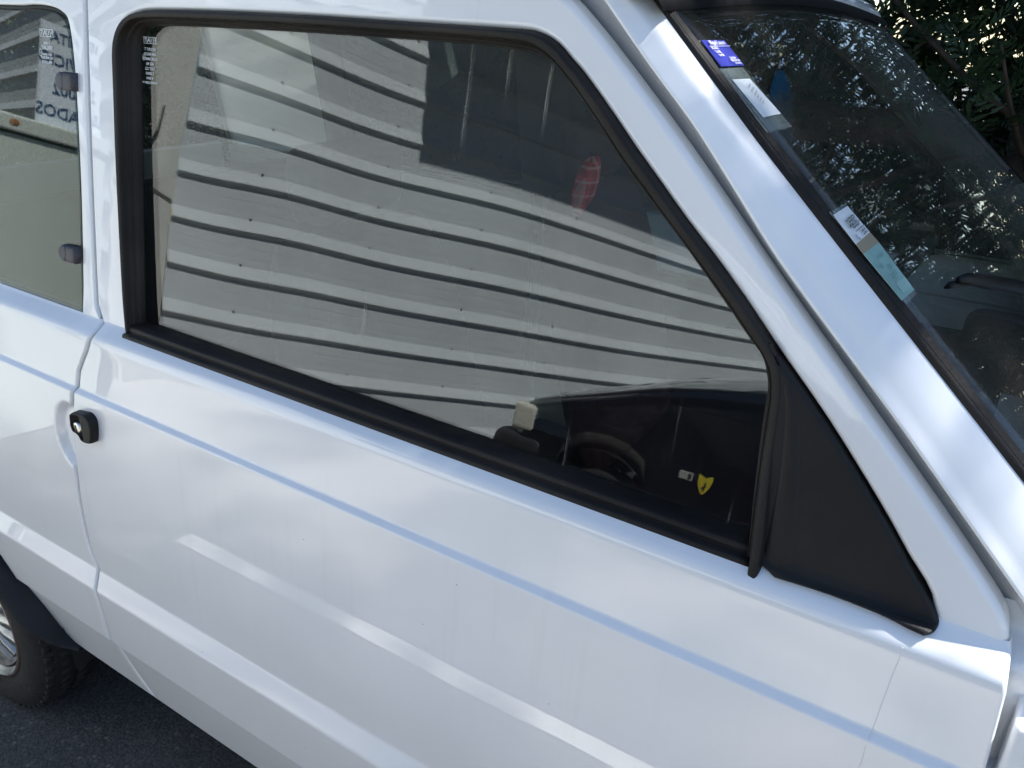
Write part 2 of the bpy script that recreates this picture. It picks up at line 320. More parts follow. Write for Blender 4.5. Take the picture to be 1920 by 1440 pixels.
def sheet(mb, outer, holes, r=.006, depth=.022, off=0.0, roll_outer=True):
    """flat part of the window plane with openings; every edge rolls inward with radius r.  Points are (x, z)."""
    loops = []
    for k, lp in enumerate([outer] + holes):
        sg = (1 if area2(lp) > 0 else -1) * (1 if k == 0 else -1)
        loops.append([(p[0] - sg * n_.x * r, p[1] - sg * n_.y * r) for p, n_ in zip(lp, normals2d(lp))])
    pts_ = [p for lp in loops for p in lp]
    tris = tessellate_polygon([[Vector((p[0], p[1], 0)) for p in lp] for lp in loops])
    mb.add([(p[0], yp(p[1]) + off, p[1]) for p in pts_], [tuple(t_) for t_ in tris])
    for k, lp in enumerate(loops):
        if k == 0 and not roll_outer: continue
        sgn = 1 if area2(lp) > 0 else -1
        nn = normals2d(lp); sg = sgn if k == 0 else -sgn
        prof = [(r * math.sin(a), r * (1 - math.cos(a))) for a in [math.pi / 2 * q / 4 for q in range(5)]] + [(r, depth)]
        rings = [[(p[0] + sg * n_.x * o_, yp(p[1] + sg * n_.y * o_) + off + d_, p[1] + sg * n_.y * o_) for p, n_ in zip(lp, nn)] for o_, d_ in prof]
        mb.loft([list(x) for x in rings], closed=True)

# traced outlines on the window plane (x, z)
OPEN_T = [(.0178, .9468), (.009, 1.0018), (-.0009, 1.1039), (-.008, 1.1882), (-.0137, 1.283), (-.0159, 1.3256), (-.0101, 1.3472), (.0046, 1.3643), (.0321, 1.3741), (.0768, 1.3779), (.2226, 1.3801), (.3497, 1.38), (.4824, 1.3786), (.5987, 1.3775), (.6265, 1.3755), (.6478, 1.3674), (.6652, 1.3543), (.6804, 1.3427), (.7108, 1.3153), (.741, 1.2866), (.7672, 1.2629), (.801, 1.2322), (.8311, 1.207), (.8657, 1.1761)]
TRI_O = [(.902, 1.1398), (.9367, 1.1141), (.9816, 1.0693), (1.027, 1.0192), (1.0618, .9767), (1.0726, .9611), (1.0754, .9501), (1.0724, .9434), (1.0665, .9402)]
TRI_B = [(1.0341, .9415), (.9905, .9429), (.9401, .9412), (.931, .9496), (.9297, 1.0184), (.9213, 1.0793), (.9085, 1.1113)]
GLASS = [(.0246, .9652), (.018, 1.1033), (.0126, 1.2572), (.0107, 1.33), (.0194, 1.3486), (.0499, 1.3594), (.2461, 1.3625), (.4103, 1.3625), (.5496, 1.362), (.594, 1.3589), (.6194, 1.3513), (.6396, 1.3369), (.681, 1.2976), (.7481, 1.2341), (.8123, 1.1752), (.8728, 1.1244), (.8917, 1.1082), (.899, 1.093), (.9083, 1.0409), (.9123, .9905), (.9123, .9574)]
FRONT_E = [(.6450, 1.4085), (.6744, 1.3890), (.7163, 1.3540), (.769, 1.3075), (.8173, 1.2628), (.8634, 1.2190), (.9051, 1.1795), (.9546, 1.1335), (.9869, 1.1032), (1.0342, 1.0593), (1.0645, 1.0310), (1.0964, 1.0000), (1.1149, .9800), (1.1230, .9630)]
QGL = [(-.80, 1.3665), (-.2988, 1.3675), (-.2146, 1.3704), (-.1683, 1.3691), (-.139, 1.3619), (-.1243, 1.347), (-.1131, 1.2963), (-.1064, 1.2125), (-.1012, 1.1027), (-.0986, .9788), (-.1010, .9580), (-.1135, .9500), (-.1787, .9495), (-.3308, .949), (-.80, .949)]

car = empty('white_car', (0, 0, 0))
tag(car, 'small white three door hatchback with black window seals and silver rear wheel', 'car')

zl = [.232 + (.958 - .232) * 0 for _ in range(0)]
zl = sorted(set([round(z, 5) for z, y in LOW] + [round(.24 + .02 * i, 5) for i in range(36)] + [round(.70 + .005 * i, 5) for i in range(26)])); zl = [z for z in zl if z <= .961]
zl2 = []
for z in zl:
    if not zl2 or z - zl2[-1] > 2e-4: zl2.append(z)
zl = zl2

# door: lower skin + window frame
db = MB()
skin(db, zl, lambda z: xgap(z) + .0025, xfrt, 28)
ZB = .944
opening = [p for p in OPEN_T if p[1] > ZB]
op_pts = [(.0160, ZB)] + cat([(.0160, ZB)] + opening[0:] , 3)[1:] + cat([(.8915, 1.1514), (.9042, 1.1391), (.9549, 1.0922), (1.0101, 1.0352), (1.0388, 1.0025), (1.0635, .9757), (1.0745, ZB)], 3)
rear = [(xgap(z) + .0025, z) for z in [ZB, .97, .98, 1.0, 1.05, 1.1, 1.15, 1.2, 1.25, 1.3, 1.35, 1.40]] + [(-.081, 1.412), (-.072, 1.4175)]
front = cat([(.60, 1.4180)] + FRONT_E + [(1.1255, ZB)], 4)
outer = rear + front + op_pts[::-1]
# remove near-duplicate neighbours
def clean(lp, d=8e-4):
    o_ = []
    for p in lp:
        if not o_ or (Vector(p) - Vector(o_[-1])).length > d: o_.append(p)
    if (Vector(o_[0]) - Vector(o_[-1])).length < d: o_.pop()
    return o_
outer = clean(outer)
sheet(db, outer, [], r=.0065, depth=.022)
door = db.build('door', M_paint, car, wn=True)
tag(door, 'white front door with a hairline crack below the black corner cover')

# window seal: rubber round three sides of the pane
def resample(pts, n):
    P = [Vector(p) for p in pts]; L = [0]
    for a, b in zip(P, P[1:]): L.append(L[-1] + (b - a).length)
    out = []; k = 0
    for i in range(n):
        t = L[-1] * i / (n - 1)
        while k < len(L) - 2 and L[k + 1] < t: k += 1
        f = (t - L[k]) / max(1e-9, L[k + 1] - L[k]); out.append(P[k].lerp(P[k + 1], f))
    return out
so_ = cat([(.0185, .9470)] + OPEN_T[1:] + [(.8900, 1.1520), (.9040, 1.1360), (.9108, 1.1239), (.9149, 1.106), (.9173, 1.0854), (.9199, 1.0501), (.9247, 1.0146), (.9307, .9711), (.9326, .9445)], 5)
si_ = cat(GLASS[:9] + [(.594, 1.3594), (.6179, 1.3569), (.6402, 1.3469), (.6636, 1.3283), (.6901, 1.3032), (.7272, 1.2666), (.7575, 1.2407), (.7912, 1.2126), (.8205, 1.1863), (.85, 1.1597), (.8702, 1.1407), (.8862, 1.1266), (.8937, 1.1121), (.8977, 1.0986), (.8996, 1.0734), (.9034, 1.0327), (.9075, .9948), (.9123, .9574), (.9125, .9445)], 5)
NS = 220
A, B_ = resample(so_, NS), resample(si_, NS)
# pair by nearest point so the cross-section stays square to the run
pairs = []; j = 0
for a in A:
    best = min(range(max(0, j - 2), min(NS, j + 14)), key=lambda q: (B_[q] - a).length); j = max(j, best); pairs.append((a, B_[j]))
def sealstrip(name, prof, mats, nm_parent, mi_fun=None):
    mb = MB(); rings = [[(a.lerp(b, v).x, yp(a.lerp(b, v).y) + w_ - (.010 * max(0, min(1, (1.06 - a.y) / .10)) if a.x > .5 and v < .75 else 0), a.lerp(b, v).y) for v, w_ in prof] for a, b in pairs]
    mb.loft(rings); return mb.build(name, mats, nm_parent)
sealstrip('window_seal', fillet([(-.05, .006), (0, -.003, .1), (.12, -.0065, .05), (.46, -.0055, .05), (.55, .004, .05), (.62, .006, .04), (.70, .004, .04), (.78, .011, .03), (.92, .015, .03), (1.03, .0225)], 3), M_rubber, door)
# pane of glass, 4 mm thick, set behind the seal
mb = MB(); off = .0205
gl = clean(cat([(.010, .94)] + [(.006, 1.1), (.002, 1.25), (.000, 1.335), (.010, 1.358), (.045, 1.371), (.25, 1.374), (.55, 1.373), (.60, 1.369), (.64, 1.361), (.705, 1.303), (.882, 1.142), (.903, 1.116), (.911, 1.04), (.920, .94)], 4))
nn = normals2d(gl)
f_ = [(p[0], yp(p[1]) + off, p[1]) for p in gl]; b_ = [(p[0], yp(p[1]) + off + .004, p[1]) for p in gl]
mb.add(f_ + b_, [tuple(range(len(gl)))[::-1], tuple(range(len(gl), 2 * len(gl)))] + [(i, (i + 1) % len(gl), len(gl) + (i + 1) % len(gl), len(gl) + i) for i in range(len(gl))])
mb.build('window_glass', M_glass, door, smooth=False)
# belt moulding under the pane: ridge of brown-grey rubber and dark inner lip
mb = MB(); rings = []
sec = fillet([(.9435, .0555), (.9465, .0520, .001), (.9530, .0500, .002), (.9560, .0520, .0015), (.9575, .0600, .001), (.9605, .0590, .001), (.9650, .0610, .0015), (.9665, .0700, .002), (.9660, .0880, .001), (.955, .0895)], 3)
xs = [.0165] + [.0165 + (.9230 - .0165) * i / 60 for i in range(61)] + [.9230]
for k, x in enumerate(xs):
    c = (sum(p[0] for p in sec) / len(sec), sum(p[1] for p in sec) / len(sec)); e = k in (0, len(xs) - 1)
    rings.append([(x, c[1] + .004 if e else y, c[0] if e else z + .0015 * (x - .4) * 0) for z, y in sec])
mb.loft(rings); mb.build('belt_moulding', M_rubber, door)
# black corner cover (mirror triangle) with a swelling along its rear edge
def ytri(z): return min(yp(z), ylow(z) if z < .9605 else 9)
to = clean(cat([(.8940, 1.1460), (.9035, 1.1383), (.9545, 1.0908), (1.0095, 1.0340), (1.0382, 1.0012), (1.0618, .9750), (1.0715, .9630), (1.0748, .9575), (1.0730, .9525), (1.0670, .9495)], 4) + cat([(1.0560, .9500), (1.034, .9518), (.992, .9525), (.946, .9512)], 3) + cat([(.929, .9560), (.9205, 1.0146), (.9160, 1.0501), (.9133, 1.0854), (.9105, 1.106), (.9060, 1.1239), (.8990, 1.1370)], 4))
mb = MB(); nn = normals2d(to); sg = 1 if area2(to) > 0 else -1; rings = []
for o_, dep in ((0, .012), (0, -.001), (.0008, -.0032), (.0022, -.0047), (.0042, -.0053)):
    rings.append([(p[0] - sg * n_.x * o_, ytri(p[1]) + dep, p[1] - sg * n_.y * o_) for p, n_ in zip(to, nn)])
mb.loft(rings, closed=True); L0 = len(to); k0 = 4 * L0
cap = tessellate_polygon([[Vector((v[0], v[2], 0)) for v in mb.v[k0:k0 + L0]]])
for t_ in cap: mb.f.append(tuple(k0 + q for q in t_)); mb.mi.append(0)
# rounded column along the pane edge
col = [(.9130, 1.1180), (.9230, 1.0900), (.9320, 1.0450), (.9375, 1.0000), (.9400, .9700), (.9410, .9560)]
rings = []
for k, p in enumerate(resample(cat(col, 4), 24)):
    t = k / 23; wd = .004 + .010 * t; hh = .0015 + .0025 * t
    if k in (0, 23): hh *= .1
    rings.append([(p.x + wd * math.cos(a) + .004, ytri(p.y) - .0045 - hh * math.sin(a), p.y) for a in [math.pi * q / 10 for q in range(11)]])
mb.loft(rings); mb.build('corner_cover', M_plastic, door, wn=True)
# hairline crack: a fine dark ridge on the paint
mb = MB(); pts = []
for k in range(40):
    t = k / 39; z = .939 - .30 * t; x = 1.055 - .012 * t + .0012 * mnoise.noise((t * 14, 0, 3)); pts.append((x, ylow(z) - .0001, z))
mb.tube(pts, .00024, 5); mb.build('paint_crack', mat('crack', (.68, .68, .68), .8), door)
# glass marking etched on the pane, reads mirrored from outside
def marking(parent, x0, z0, s_, lines, off):
    mb = MB(); ex = Vector((-1, 0, 0)); ey = Vector((0, K, 1)).normalized()
    org = lambda dx, dz: (x0 + dx * s_, yp(z0 + dz * s_) + off - .0006, z0 + dz * s_)
    for i, ch in enumerate('FIAT'):
        cx = .0105 - .007 * i
        fr = [(-.0033, -.004), (.0033, -.004), (.0033, .004), (-.0033, .004)]; sh = lambda q: (cx + q[0] - q[1] * .25, q[1])
        o4 = [sh(q) for q in fr]; i4 = [sh((q[0] * .86, q[1] * .88)) for q in fr]
        mb.add([org(*q) for q in o4 + i4], [(k, (k + 1) % 4, 4 + (k + 1) % 4, 4 + k) for k in range(4)])
        text_mesh(mb, ch, .0075 * s_, org(cx, 0), ex, ey, bold=.0001)
    z = -.011
    for tx, sz in lines:
        text_mesh(mb, tx, sz * s_, org(0, z), ex, ey, bold=.00005); z -= sz * 1.18
    ring = []
    for k in range(24):
        a = 2 * math.pi * k / 24
        ring.append((org(-.0125 + .0032 * math.cos(a), -.021 + .0038 * math.sin(a)), org(-.0125 + .0027 * math.cos(a), -.021 + .0033 * math.sin(a))))
    for k in range(24):
        a, b = ring[k], ring[(k + 1) % 24]; mb.add([a[0], b[0], b[1], a[1]], [(0, 1, 2, 3)])
    text_mesh(mb, 'E3', .0042 * s_, org(-.0125, -.021), ex, ey)
    return mb.build('glass_marking', M_etch, parent, smooth=False)
marking(door, .0305, 1.3410, 1.0, [('SECURIT T', .0050), ('43R-000230', .0050), ('DOM 3M88 VI', .0050), ('AS2 M3', .0050), ('DOT 222', .0050), ('E-00030', .0050), ('II 389H', .0046), ('WINDSCREEN W', .0040), ('.', .006)], off)

# lock: black shell with key cylinder
lk = MB(); yl = .0205
def ybody(x, z): return ylow(z)
lo = clean(cat([(-.0905, .8090), (-.0885, .8165), (-.080, .8215), (-.062, .8250), (-.0440, .8270), (-.0330, .8200), (-.0320, .8040), (-.0375, .7820), (-.0440, .7745), (-.0610, .7715), (-.0690, .7735), (-.0720, .7790), (-.0800, .7830), (-.0905, .7850), (-.0930, .7960)], 4))
c = Vector((-.060, .800)); rings = []
for sc, dep in ((.92, .004), (.92, -.008), (.905, -.0115), (.875, -.0138), (.83, -.0145)):
    rings.append([(c.x + (p[0] - c.x) * sc, ylow(p[1]) * 0 + yl + dep, c.y + (p[1] - c.y) * sc) for p in lo])
# dished face: the left half is scooped out
for sc in (.74, .56, .4, .2, .03):
    row = []
    for p in lo:
        q = (c.x + (p[0] - c.x) * sc, c.y + (p[1] - c.y) * sc)
        t = max(0, min(1, (-.058 - q[0]) / .010)); t = t * t * (3 - 2 * t); row.append((q[0], yl - .0145 + .0095 * t, q[1]))
    rings.append(row)
lk.loft(rings, closed=True); lock = lk.build('door_lock', M_plastic, car)
kc = MB(); kc.lathe_y((-.0778, yl, .7935), [(.0001, -.0118), (.0078, -.0118), (.0092, -.0110), (.0096, -.0030)], 32)
kc.build('key_cylinder', M_chrome, lock)
ks = MB(); ks.box((-.0788, yl - .0124, .7885), (-.0768, yl - .0112, .7985)); ks.build('key_slot', M_ink, lock, smooth=False)

# quarter panel behind the door
AC = Vector((-.69, .16)); AR = .345
def archx(z):                                       # front edge of the rear wheel opening
    d = AR ** 2 - (z - AC.y) ** 2
    return AC.x + math.sqrt(max(d, 0)) if d > 0 else -1.35
qb = MB()
za = [z for z in zl if z < AC.y + AR - .002] + [AC.y + AR - .0015]
def finger(x, z):                                    # finger recess pressed into the panel beside the lock
    t = 1 - ((x - (-.112)) / .042) ** 2 - ((z - .762) / .060) ** 2
    t = max(0, min(1, t / .35)); return .011 * t * t * (3 - 2 * t)
skin(qb, za, archx, lambda z: xgap(z) - .0025, 24, edge_l=True)
zb = [AC.y + AR - .0015] + [z for z in zl if z > AC.y + AR]
skin(qb, zb, lambda z: -1.35, lambda z: xgap(z) - .0025, 70, edge_l=False, pw=2.4, dish=finger)
def archx2(z):
    d = AR ** 2 - (z - AC.y) ** 2; return AC.x - math.sqrt(max(d, 0))
skin(qb, za, lambda z: -1.35, archx2, 10, edge_l=False)
hole = clean(cat([(QGL[0][0] - .006, QGL[0][1] + .006)] + [(p[0] + .0055, p[1] + (.006 if p[1] > 1.3 else 0)) for p in QGL[1:9]] + [(-.0945, .9600)], 3) + [(-.82, .9600)])
qo = [(-1.35, ZB), (-1.35, 1.40), (-1.33, 1.4175), (-.095, 1.4175), (-.088, 1.412)] + [(xgap(z) - .0025, z) for z in [1.40, 1.35, 1.3, 1.25, 1.2, 1.15, 1.1, 1.05, 1.0, .98, .97, ZB]]
sheet(qb, qo, [hole], r=.004, depth=.018)
quarter = qb.build('quarter_panel', M_paint, car, wn=True)
mb = MB(); qg = clean(cat(QGL, 4)); cq = Vector((-.45, 1.16)); rings = []
for sc, dep in ((1, .008), (1, .0035), (.996, .002)): rings.append([(cq.x + (p[0] - cq.x) * (1 - (1 - sc) * .5), yp(p[1]) + dep, cq.y + (p[1] - cq.y) * sc) for p in qg])
mb.loft(rings, closed=True); n0 = len(mb.v); L0 = len(qg)
mb.f.append(tuple(range(2 * L0, 3 * L0))); mb.mi.append(0); mb.f.append(tuple(range(L0))[::-1]); mb.mi.append(0)
mb.build('quarter_glass', M_qglass, quarter, smooth=False)
# dark gasket between quarter glass and body
mb = MB(); nn = normals2d(qg); sg = 1 if area2(qg) > 0 else -1
mb.loft([[(p[0] + sg * n_.x * o_, yp(p[1]) + d_, p[1] + sg * n_.y * o_) for p, n_ in zip(qg, nn)] for o_, d_ in ((-.010, .0105), (-.001, .0095), (.0035, .0060), (.0065, .0085))], closed=True)
mb.build('glass_gasket', M_rubber_b, quarter)
for hz in (1.2815, 1.0445):
    mb = MB(); sh = []
    for k in range(13):
        a = math.pi / 2 + math.pi * k / 12; sh.append((-.1285 + .0125 * math.cos(a) * 1.0, .0118 * math.sin(a)))
    sh += [(-.0985, -.0118), (-.0985, .0118)]
    hc = Vector((-.118, 0)); rings = []
    for sc, dep in ((1, .001), (1, -.006), (.95, -.0085), (.82, -.010), (.4, -.0105), (.02, -.0105)): rings.append([(hc.x + (p[0] - hc.x) * sc, yp(hz) + dep + K * p[1] * sc, hz + p[1] * sc) for p in sh])
    mb.loft(rings, closed=True); mb.build('window_hinge', M_hinge, quarter)
    mb = MB(); pts = [(-.1225 + .003 * math.cos(a), yp(hz + .011 * math.sin(a)) - .0104, hz + .0105 * math.sin(a)) for a in [math.pi / 2 - math.pi * k / 10 for k in range(11)]]
    mb.tube(pts, .0005, 5); mb.build('hinge_groove', M_ink, quarter)
marking(quarter, -.1750, 1.3410, 1.25, [('II 389B', .0040), ('SEKURIT', .0058), ('SAINT GOBAIN', .0030), ('AS2 M18 DOT', .0040), ('43R-00023', .0046)], .002)

# jamb seen at the bottom of the shut lines
mb = MB()
mb.loft([[(xgap(z) - .03, ylow(z) + .019, z), (xgap(z) + .03, ylow(z) + .019, z)] for z in zl] + [[(xgap(z) - .03, yp(z) + .019, z), (xgap(z) + .03, yp(z) + .019, z)] for z in (.97, .98, 1.1, 1.2, 1.3, 1.4)])
mb.build('door_jamb', M_paint, car)
mb = MB()
mb.loft([[(1.09, ylow(z) + .024, z), (1.165, ylow(z) + .028, z)] for z in zl if z < .945] + [[(1.085, yp(z) + .024, z), (1.20 - (z - .945) * .9, yp(z) + .030, z)] for z in (.950, .965, .98)]); mb.build('front_jamb', M_paint, car)

# sill flange along the bottom edge
mb = MB(); sec = fillet([(.236, .050), (.2345, .0405, .001), (.2290, .0385, .0012), (.2235, .0395, .0012), (.2225, .050)], 3)
mb.loft([[(x, y, z) for z, y in sec] for x in [-.360 + (1.20 + .360) * i / 40 for i in range(41)]]); mb.build('sill_flange', M_paint, car)

# A pillar: channel, gutter ridge and pillar face, lofted down the screen edge
CH = [(.7264, 1.3545), (.7796, 1.3068), (.8255, 1.26), (.8686, 1.2150), (.9056, 1.1805), (.9529, 1.1390), (1.0018, 1.0951), (1.041, 1.0590), (1.0842, 1.0183)]
RI = [(.7401, 1.357), (.7917, 1.3106), (.8363, 1.265), (.8782, 1.2215), (.914, 1.1881), (.96, 1.1470), (1.0075, 1.1044), (1.0455, 1.0690), (1.0876, 1.0296)]
EE = [(x + .0145, z + .0034) for x, z in RI]
FFp = [(.7412, 1.3905), (.7815, 1.3537), (.8264, 1.3125), (.8596, 1.2831), (.9382, 1.2150), (.9916, 1.1690), (1.03, 1.1360), (1.0797, 1.0930)]
GG = [(.746, 1.3943), (.768, 1.3749), (.7938, 1.3524), (.8395, 1.3130), (.9515, 1.2162), (.9855, 1.1868), (1.0390, 1.1406), (1.0735, 1.1108), (1.0960, 1.0914)]
def ext(L_, top=1.432, bot=.925):
    (x0, z0), (x1, z1) = L_[0], L_[2]; (x2, z2), (x3, z3) = L_[-3], L_[-1]
    return [(x0 + (x1 - x0) / (z1 - z0) * (top - z0), top)] + L_ + [(x3 + (x3 - x2) / (z3 - z2) * (bot - z3), bot)]
def line(L_, off, n_=60): return [(p.x, yp(p.y) + off, p.y) for p in resample(cat(ext(L_), 4), n_)]
Lc, Lr, Le, Lf = [[Vector(p) for p in line(*q)] for q in ((CH, .0250), (RI, .001), (EE, .0085), (FFp, .031))]
uu = Vector((.694, .131, .708)); dd = Vector((0, 1, 0))
mix = lambda A_, B2, t, d=0: [a.lerp(b, t) + dd * d for a, b in zip(A_, B2)]
sections = [[p - uu * .020 + dd * .014 for p in Lc], [p - uu * .010 + dd * .006 for p in Lc], Lc, mix(Lc, Lr, .35, .0005), mix(Lc, Lr, .75, -.0008), mix(Lc, Lr, .93, -.0004), Lr, mix(Lr, Le, .18, -.0006), mix(Lr, Le, .5, .001), Le, mix(Le, Lf, .25, -.0022), mix(Le, Lf, .5, -.003), mix(Le, Lf, .75, -.002), Lf, [p + uu * .004 + dd * .009 for p in Lf]]
mb = MB(); mb.loft(sections); pillar = mb.build('windshield_pillar', M_paint, car)

# windshield: gently bowed pane between the pillars
g1 = Vector((.8255, .169, 1.3252)); e1 = Vector((.7565, 0, -.6540)); wn_ = Vector((.6540, 0, .7565)); YC = .73
def wsp(v, y, lift=0):
    """point on the pane: v metres down the slope from g1, y across the car"""
    bow = .008 * (1 - ((y - YC) / .575) ** 2)
    return g1 + e1 * v + Vector((0, y - g1.y, 0)) + wn_ * (bow + lift)
VT, VB = -.122, .62
def yedge(v): return .169 - .119 * v
mb = MB(); rows = []
for thick in (0, -.005):
    rows.append([[wsp(VT - .020 * math.sin(math.pi * j / 24) * 1.0 + (VB - VT + .02 * math.sin(math.pi * j / 24)) * i / 20, yedge(VT + (VB - VT) * i / 20) + (1.46 - 2 * yedge(VT + (VB - VT) * i / 20)) * j / 24, thick) for j in range(25)] for i in range(21)])
mb.loft(rows[0]); mb.loft(rows[1]); 
edge = lambda r: [r[0][j] for j in range(25)] + [r[i][24] for i in range(1, 21)] + [r[20][j] for j in range(23, -1, -1)] + [r[i][0] for i in range(19, 0, -1)]
mb.loft([edge(rows[0]), edge(rows[1])], closed=True)
ws = mb.build('windshield', M_ws, car)
# rubber gasket round the windshield
NOUT = Vector((0, -.9838, .179)); gn = (wn_ * .75 + NOUT * .5).normalized()
FL, GL = line(FFp, .031, 60), line(GG, .040, 60)
gsec = fillet([(-.25, -.006), (-.10, .0005, .1), (.10, .0032, .1), (.34, .0030, .1), (.40, .0016, .03), (.46, .0020, .03), (.80, .0009, .1), (1.0, .0003)], 3)
def gasket(F_, G_, n_): return [[Vector(f).lerp(Vector(g), u) + n_ * h for u, h in gsec] for f, g in zip(F_, G_)]
mb = MB(); mb.loft(gasket(FL, GL, gn)); mb.build('windshield_gasket', M_rubber, ws)
mir = lambda L_: [(p[0], 1.46 - p[1], p[2]) for p in L_]
mb = MB(); mb.loft(gasket(mir(FL), mir(GL), (wn_ * .75 + Vector((0, .9838, .179)) * .5).normalized())); mb.build('windshield_gasket', M_rubber, ws)
mb = MB(); rings = []
for j in range(33):
    y = .150 + 1.16 * j / 32; tt = math.sin(math.pi * j / 32)
    c0 = wsp(VT - .020 * tt, y)
    rings.append([c0 + e1 * a_ + wn_ * h_ for a_, h_ in ((.012, .0005), (.009, .003), (.002, .0045), (-.006, .0045), (-.010, .003), (-.013, -.002), (-.02, -.014))])
mb.loft(rings); mb.build('windshield_gasket', M_rubber_b, ws)
mb = MB(); rings = []
for j in range(33):
    y = .14 + 1.18 * j / 32; tt = math.sin(math.pi * j / 32); c0 = wsp(VT - .020 * tt, y)
    rings.append([c0 + e1 * a_ + wn_ * h_ for a_, h_ in ((-.010, -.006), (-.012, .0015), (-.018, .004), (-.045, .004), (-.09, -.010), (-.15, -.040))])
mb.loft(rings); mb.build('roof_header', M_paint, car)

# roof with turned edge, header over the windshield
mb = MB(); rows = []
for i in range(25):
    x = -1.42 + (.64 + 1.42) * i / 24; row = []
    for j in range(33):
        t = -1 + 2 * j / 32; y = .73 + t * .585; z = 1.452 - .030 * abs(t) ** 3.2 - .012 * (max(0, (x - .40)) / .29) ** 2 - .012 * (max(0, (-.9 - x)) / .5) ** 2
        row.append((x + (.03 * (1 - t * t) if i == 24 else 0), y, z))
    rows.append(row)
mb.loft(rows); 
mb.loft([[(r[0][0], .142, 1.406), (r[0][0], .139, 1.416), (r[0][0], .142, r[0][2])] + [r[0]] for r in rows])
mb.loft([[(r[-1][0], 1.318, 1.406), (r[-1][0], 1.321, 1.416), (r[-1][0], 1.318, r[-1][2])] + [r[-1]] for r in rows])
mb.build('roof', M_paint, car)
mb = MB(); mb.loft([[(r[j][0] - .01, r[j][1], r[j][2] - .022) for j in range(33)] for r in rows]); mb.build('headliner', M_lining, car)

# rear end, floor and inner structure
mb = MB(); mb.box((-1.38, .10, .30), (-1.345, 1.36, .95)); mb.box((-1.37, .14, 1.36), (-1.345, 1.32, 1.41)); mb.build('tailgate', M_paint, car, smooth=False, bevel=.01)
mb = MB(); mb.box((-1.34, .14, .215), (1.6, 1.32, .25)); mb.build('floor_pan', M_carpet, car, smooth=False)
mb = MB()
rings = []
for k in range(25):
    a = math.pi * k / 24; rings.append([(AC.x + (AR + .03) * math.cos(a), y, AC.y + (AR + .03) * math.sin(a)) for y in (.03, .12, .30)])
mb.loft(rings); mb.box((AC.x - .4, .30, .0), (AC.x + .4, .31, .55)); mb.build('wheel_well', M_dark, car, smooth=False)
mb = MB(); mb.box((-.30, .16, .02), (1.1, 1.3, .21)); mb.build('chassis', M_dark, car, smooth=False)

# rear wheel
WC = (AC.x, .008, AC.y)
wheel = MB().lathe_y(WC, [(.03, .02), (.06, .015), (.062, .05), (.03, .05)], 32).build('wheel', M_rim, car)
mb = MB(); prof = fillet([(.172, .030), (.186, .008, .004), (.215, -.006, .02), (.250, -.003, .02), (.270, .012, .008), (.2795, .030, .01), (.281, .050, .01), (.281, .125, .01), (.272, .150, .015), (.23, .165, .02), (.175, .14)], 4)
mb.lathe_y(WC, prof, 96)
for k in range(60):
    a = 2 * math.pi * k / 60; mt = Matrix.Translation(WC) @ Matrix.Rotation(-a, 4, 'Y') @ Matrix.Translation((.274, 0, 0))
    mb.box((-.006, .012, -.0085), (.0035, .034, .0065), mat=mt); mb.box((-.004, .040, -.011), (.0095, .072, .007), mat=mt); mb.box((-.004, .078, -.007), (.0095, .110, .011), mat=mt)
mb.build('tyre', M_tyre, wheel)
mb = MB()
mb.lathe_y(WC, fillet([(.188, .014), (.187, .003, .002), (.182, .001, .002), (.176, .010, .003), (.170, .016, .004), (.166, .060)], 3), 96)
mb.lathe_y(WC, fillet([(.166, .014), (.150, .020, .01), (.146, .030)], 3), 96)
mb.lathe_y(WC, fillet([(.085, .030), (.080, .014, .006), (.05, .004, .01), (.001, .000)], 3), 64)
for k in range(20):
    a = 2 * math.pi * k / 20; mt = Matrix.Translation(WC) @ Matrix.Rotation(-a, 4, 'Y')
    mb.add([mt @ Vector(q) for q in [(.078, .010, -.005), (.078, .010, .005), (.120, .010, .0085), (.120, .010, -.0085), (.156, .015, .0115), (.156, .015, -.0115), (.078, .034, -.006), (.078, .034, .006), (.120, .034, .0095), (.120, .034, -.0095), (.156, .040, .0125), (.156, .040, -.0125)]],
           [(0, 1, 2, 3), (3, 2, 4, 5), (1, 7, 8, 2), (2, 8, 10, 4), (0, 3, 9, 6), (3, 5, 11, 9)])
mb.build('rim', M_rim, wheel)
mb = MB(); mb.lathe_y(WC, [(.166, .055), (.05, .06), (.001, .06)], 48); mb.build('brake_drum', M_dark, wheel)
mb = MB(); mb.lathe_y(WC, [(.1895, .012), (.1885, .0025), (.1865, .0015)], 96); mb.build('rim_edge', M_rust, wheel)

# plastic wheel arch trim
secs = []
for k in range(26):
    a = R(178) - R(134) * k / 25
    secs.append((Vector((AC.x + .3295 * math.cos(a), .005, AC.y + .3295 * math.sin(a))), Vector((AC.x + .322 * math.cos(a - .02), -.030, AC.y + .322 * math.sin(a - .02)))))
secs += [(Vector(o_), Vector(l_)) for o_, l_ in (((-.425, .370, .007), (-.396, .316, -.030)), ((-.403, .350, .010), (-.378, .302, -.029)), ((-.380, .327, .013), (-.361, .286, -.025)), ((-.360, .303, .017), (-.343, .268, -.018)), ((-.345, .276, .023), (-.325, .248, -.004)), ((-.330, .249, .030), (-.308, .233, .012)), ((-.308, .234, .036), (-.292, .228, .024)), ((-.285, .229, .041), (-.272, .2265, .036)))]
secs = [(Vector((o_.x, o_.z, o_.y)) if k > 25 else o_, Vector((l_.x, l_.z, l_.y)) if k > 25 else l_) for k, (o_, l_) in enumerate(secs)]
mb = MB(); rings = []
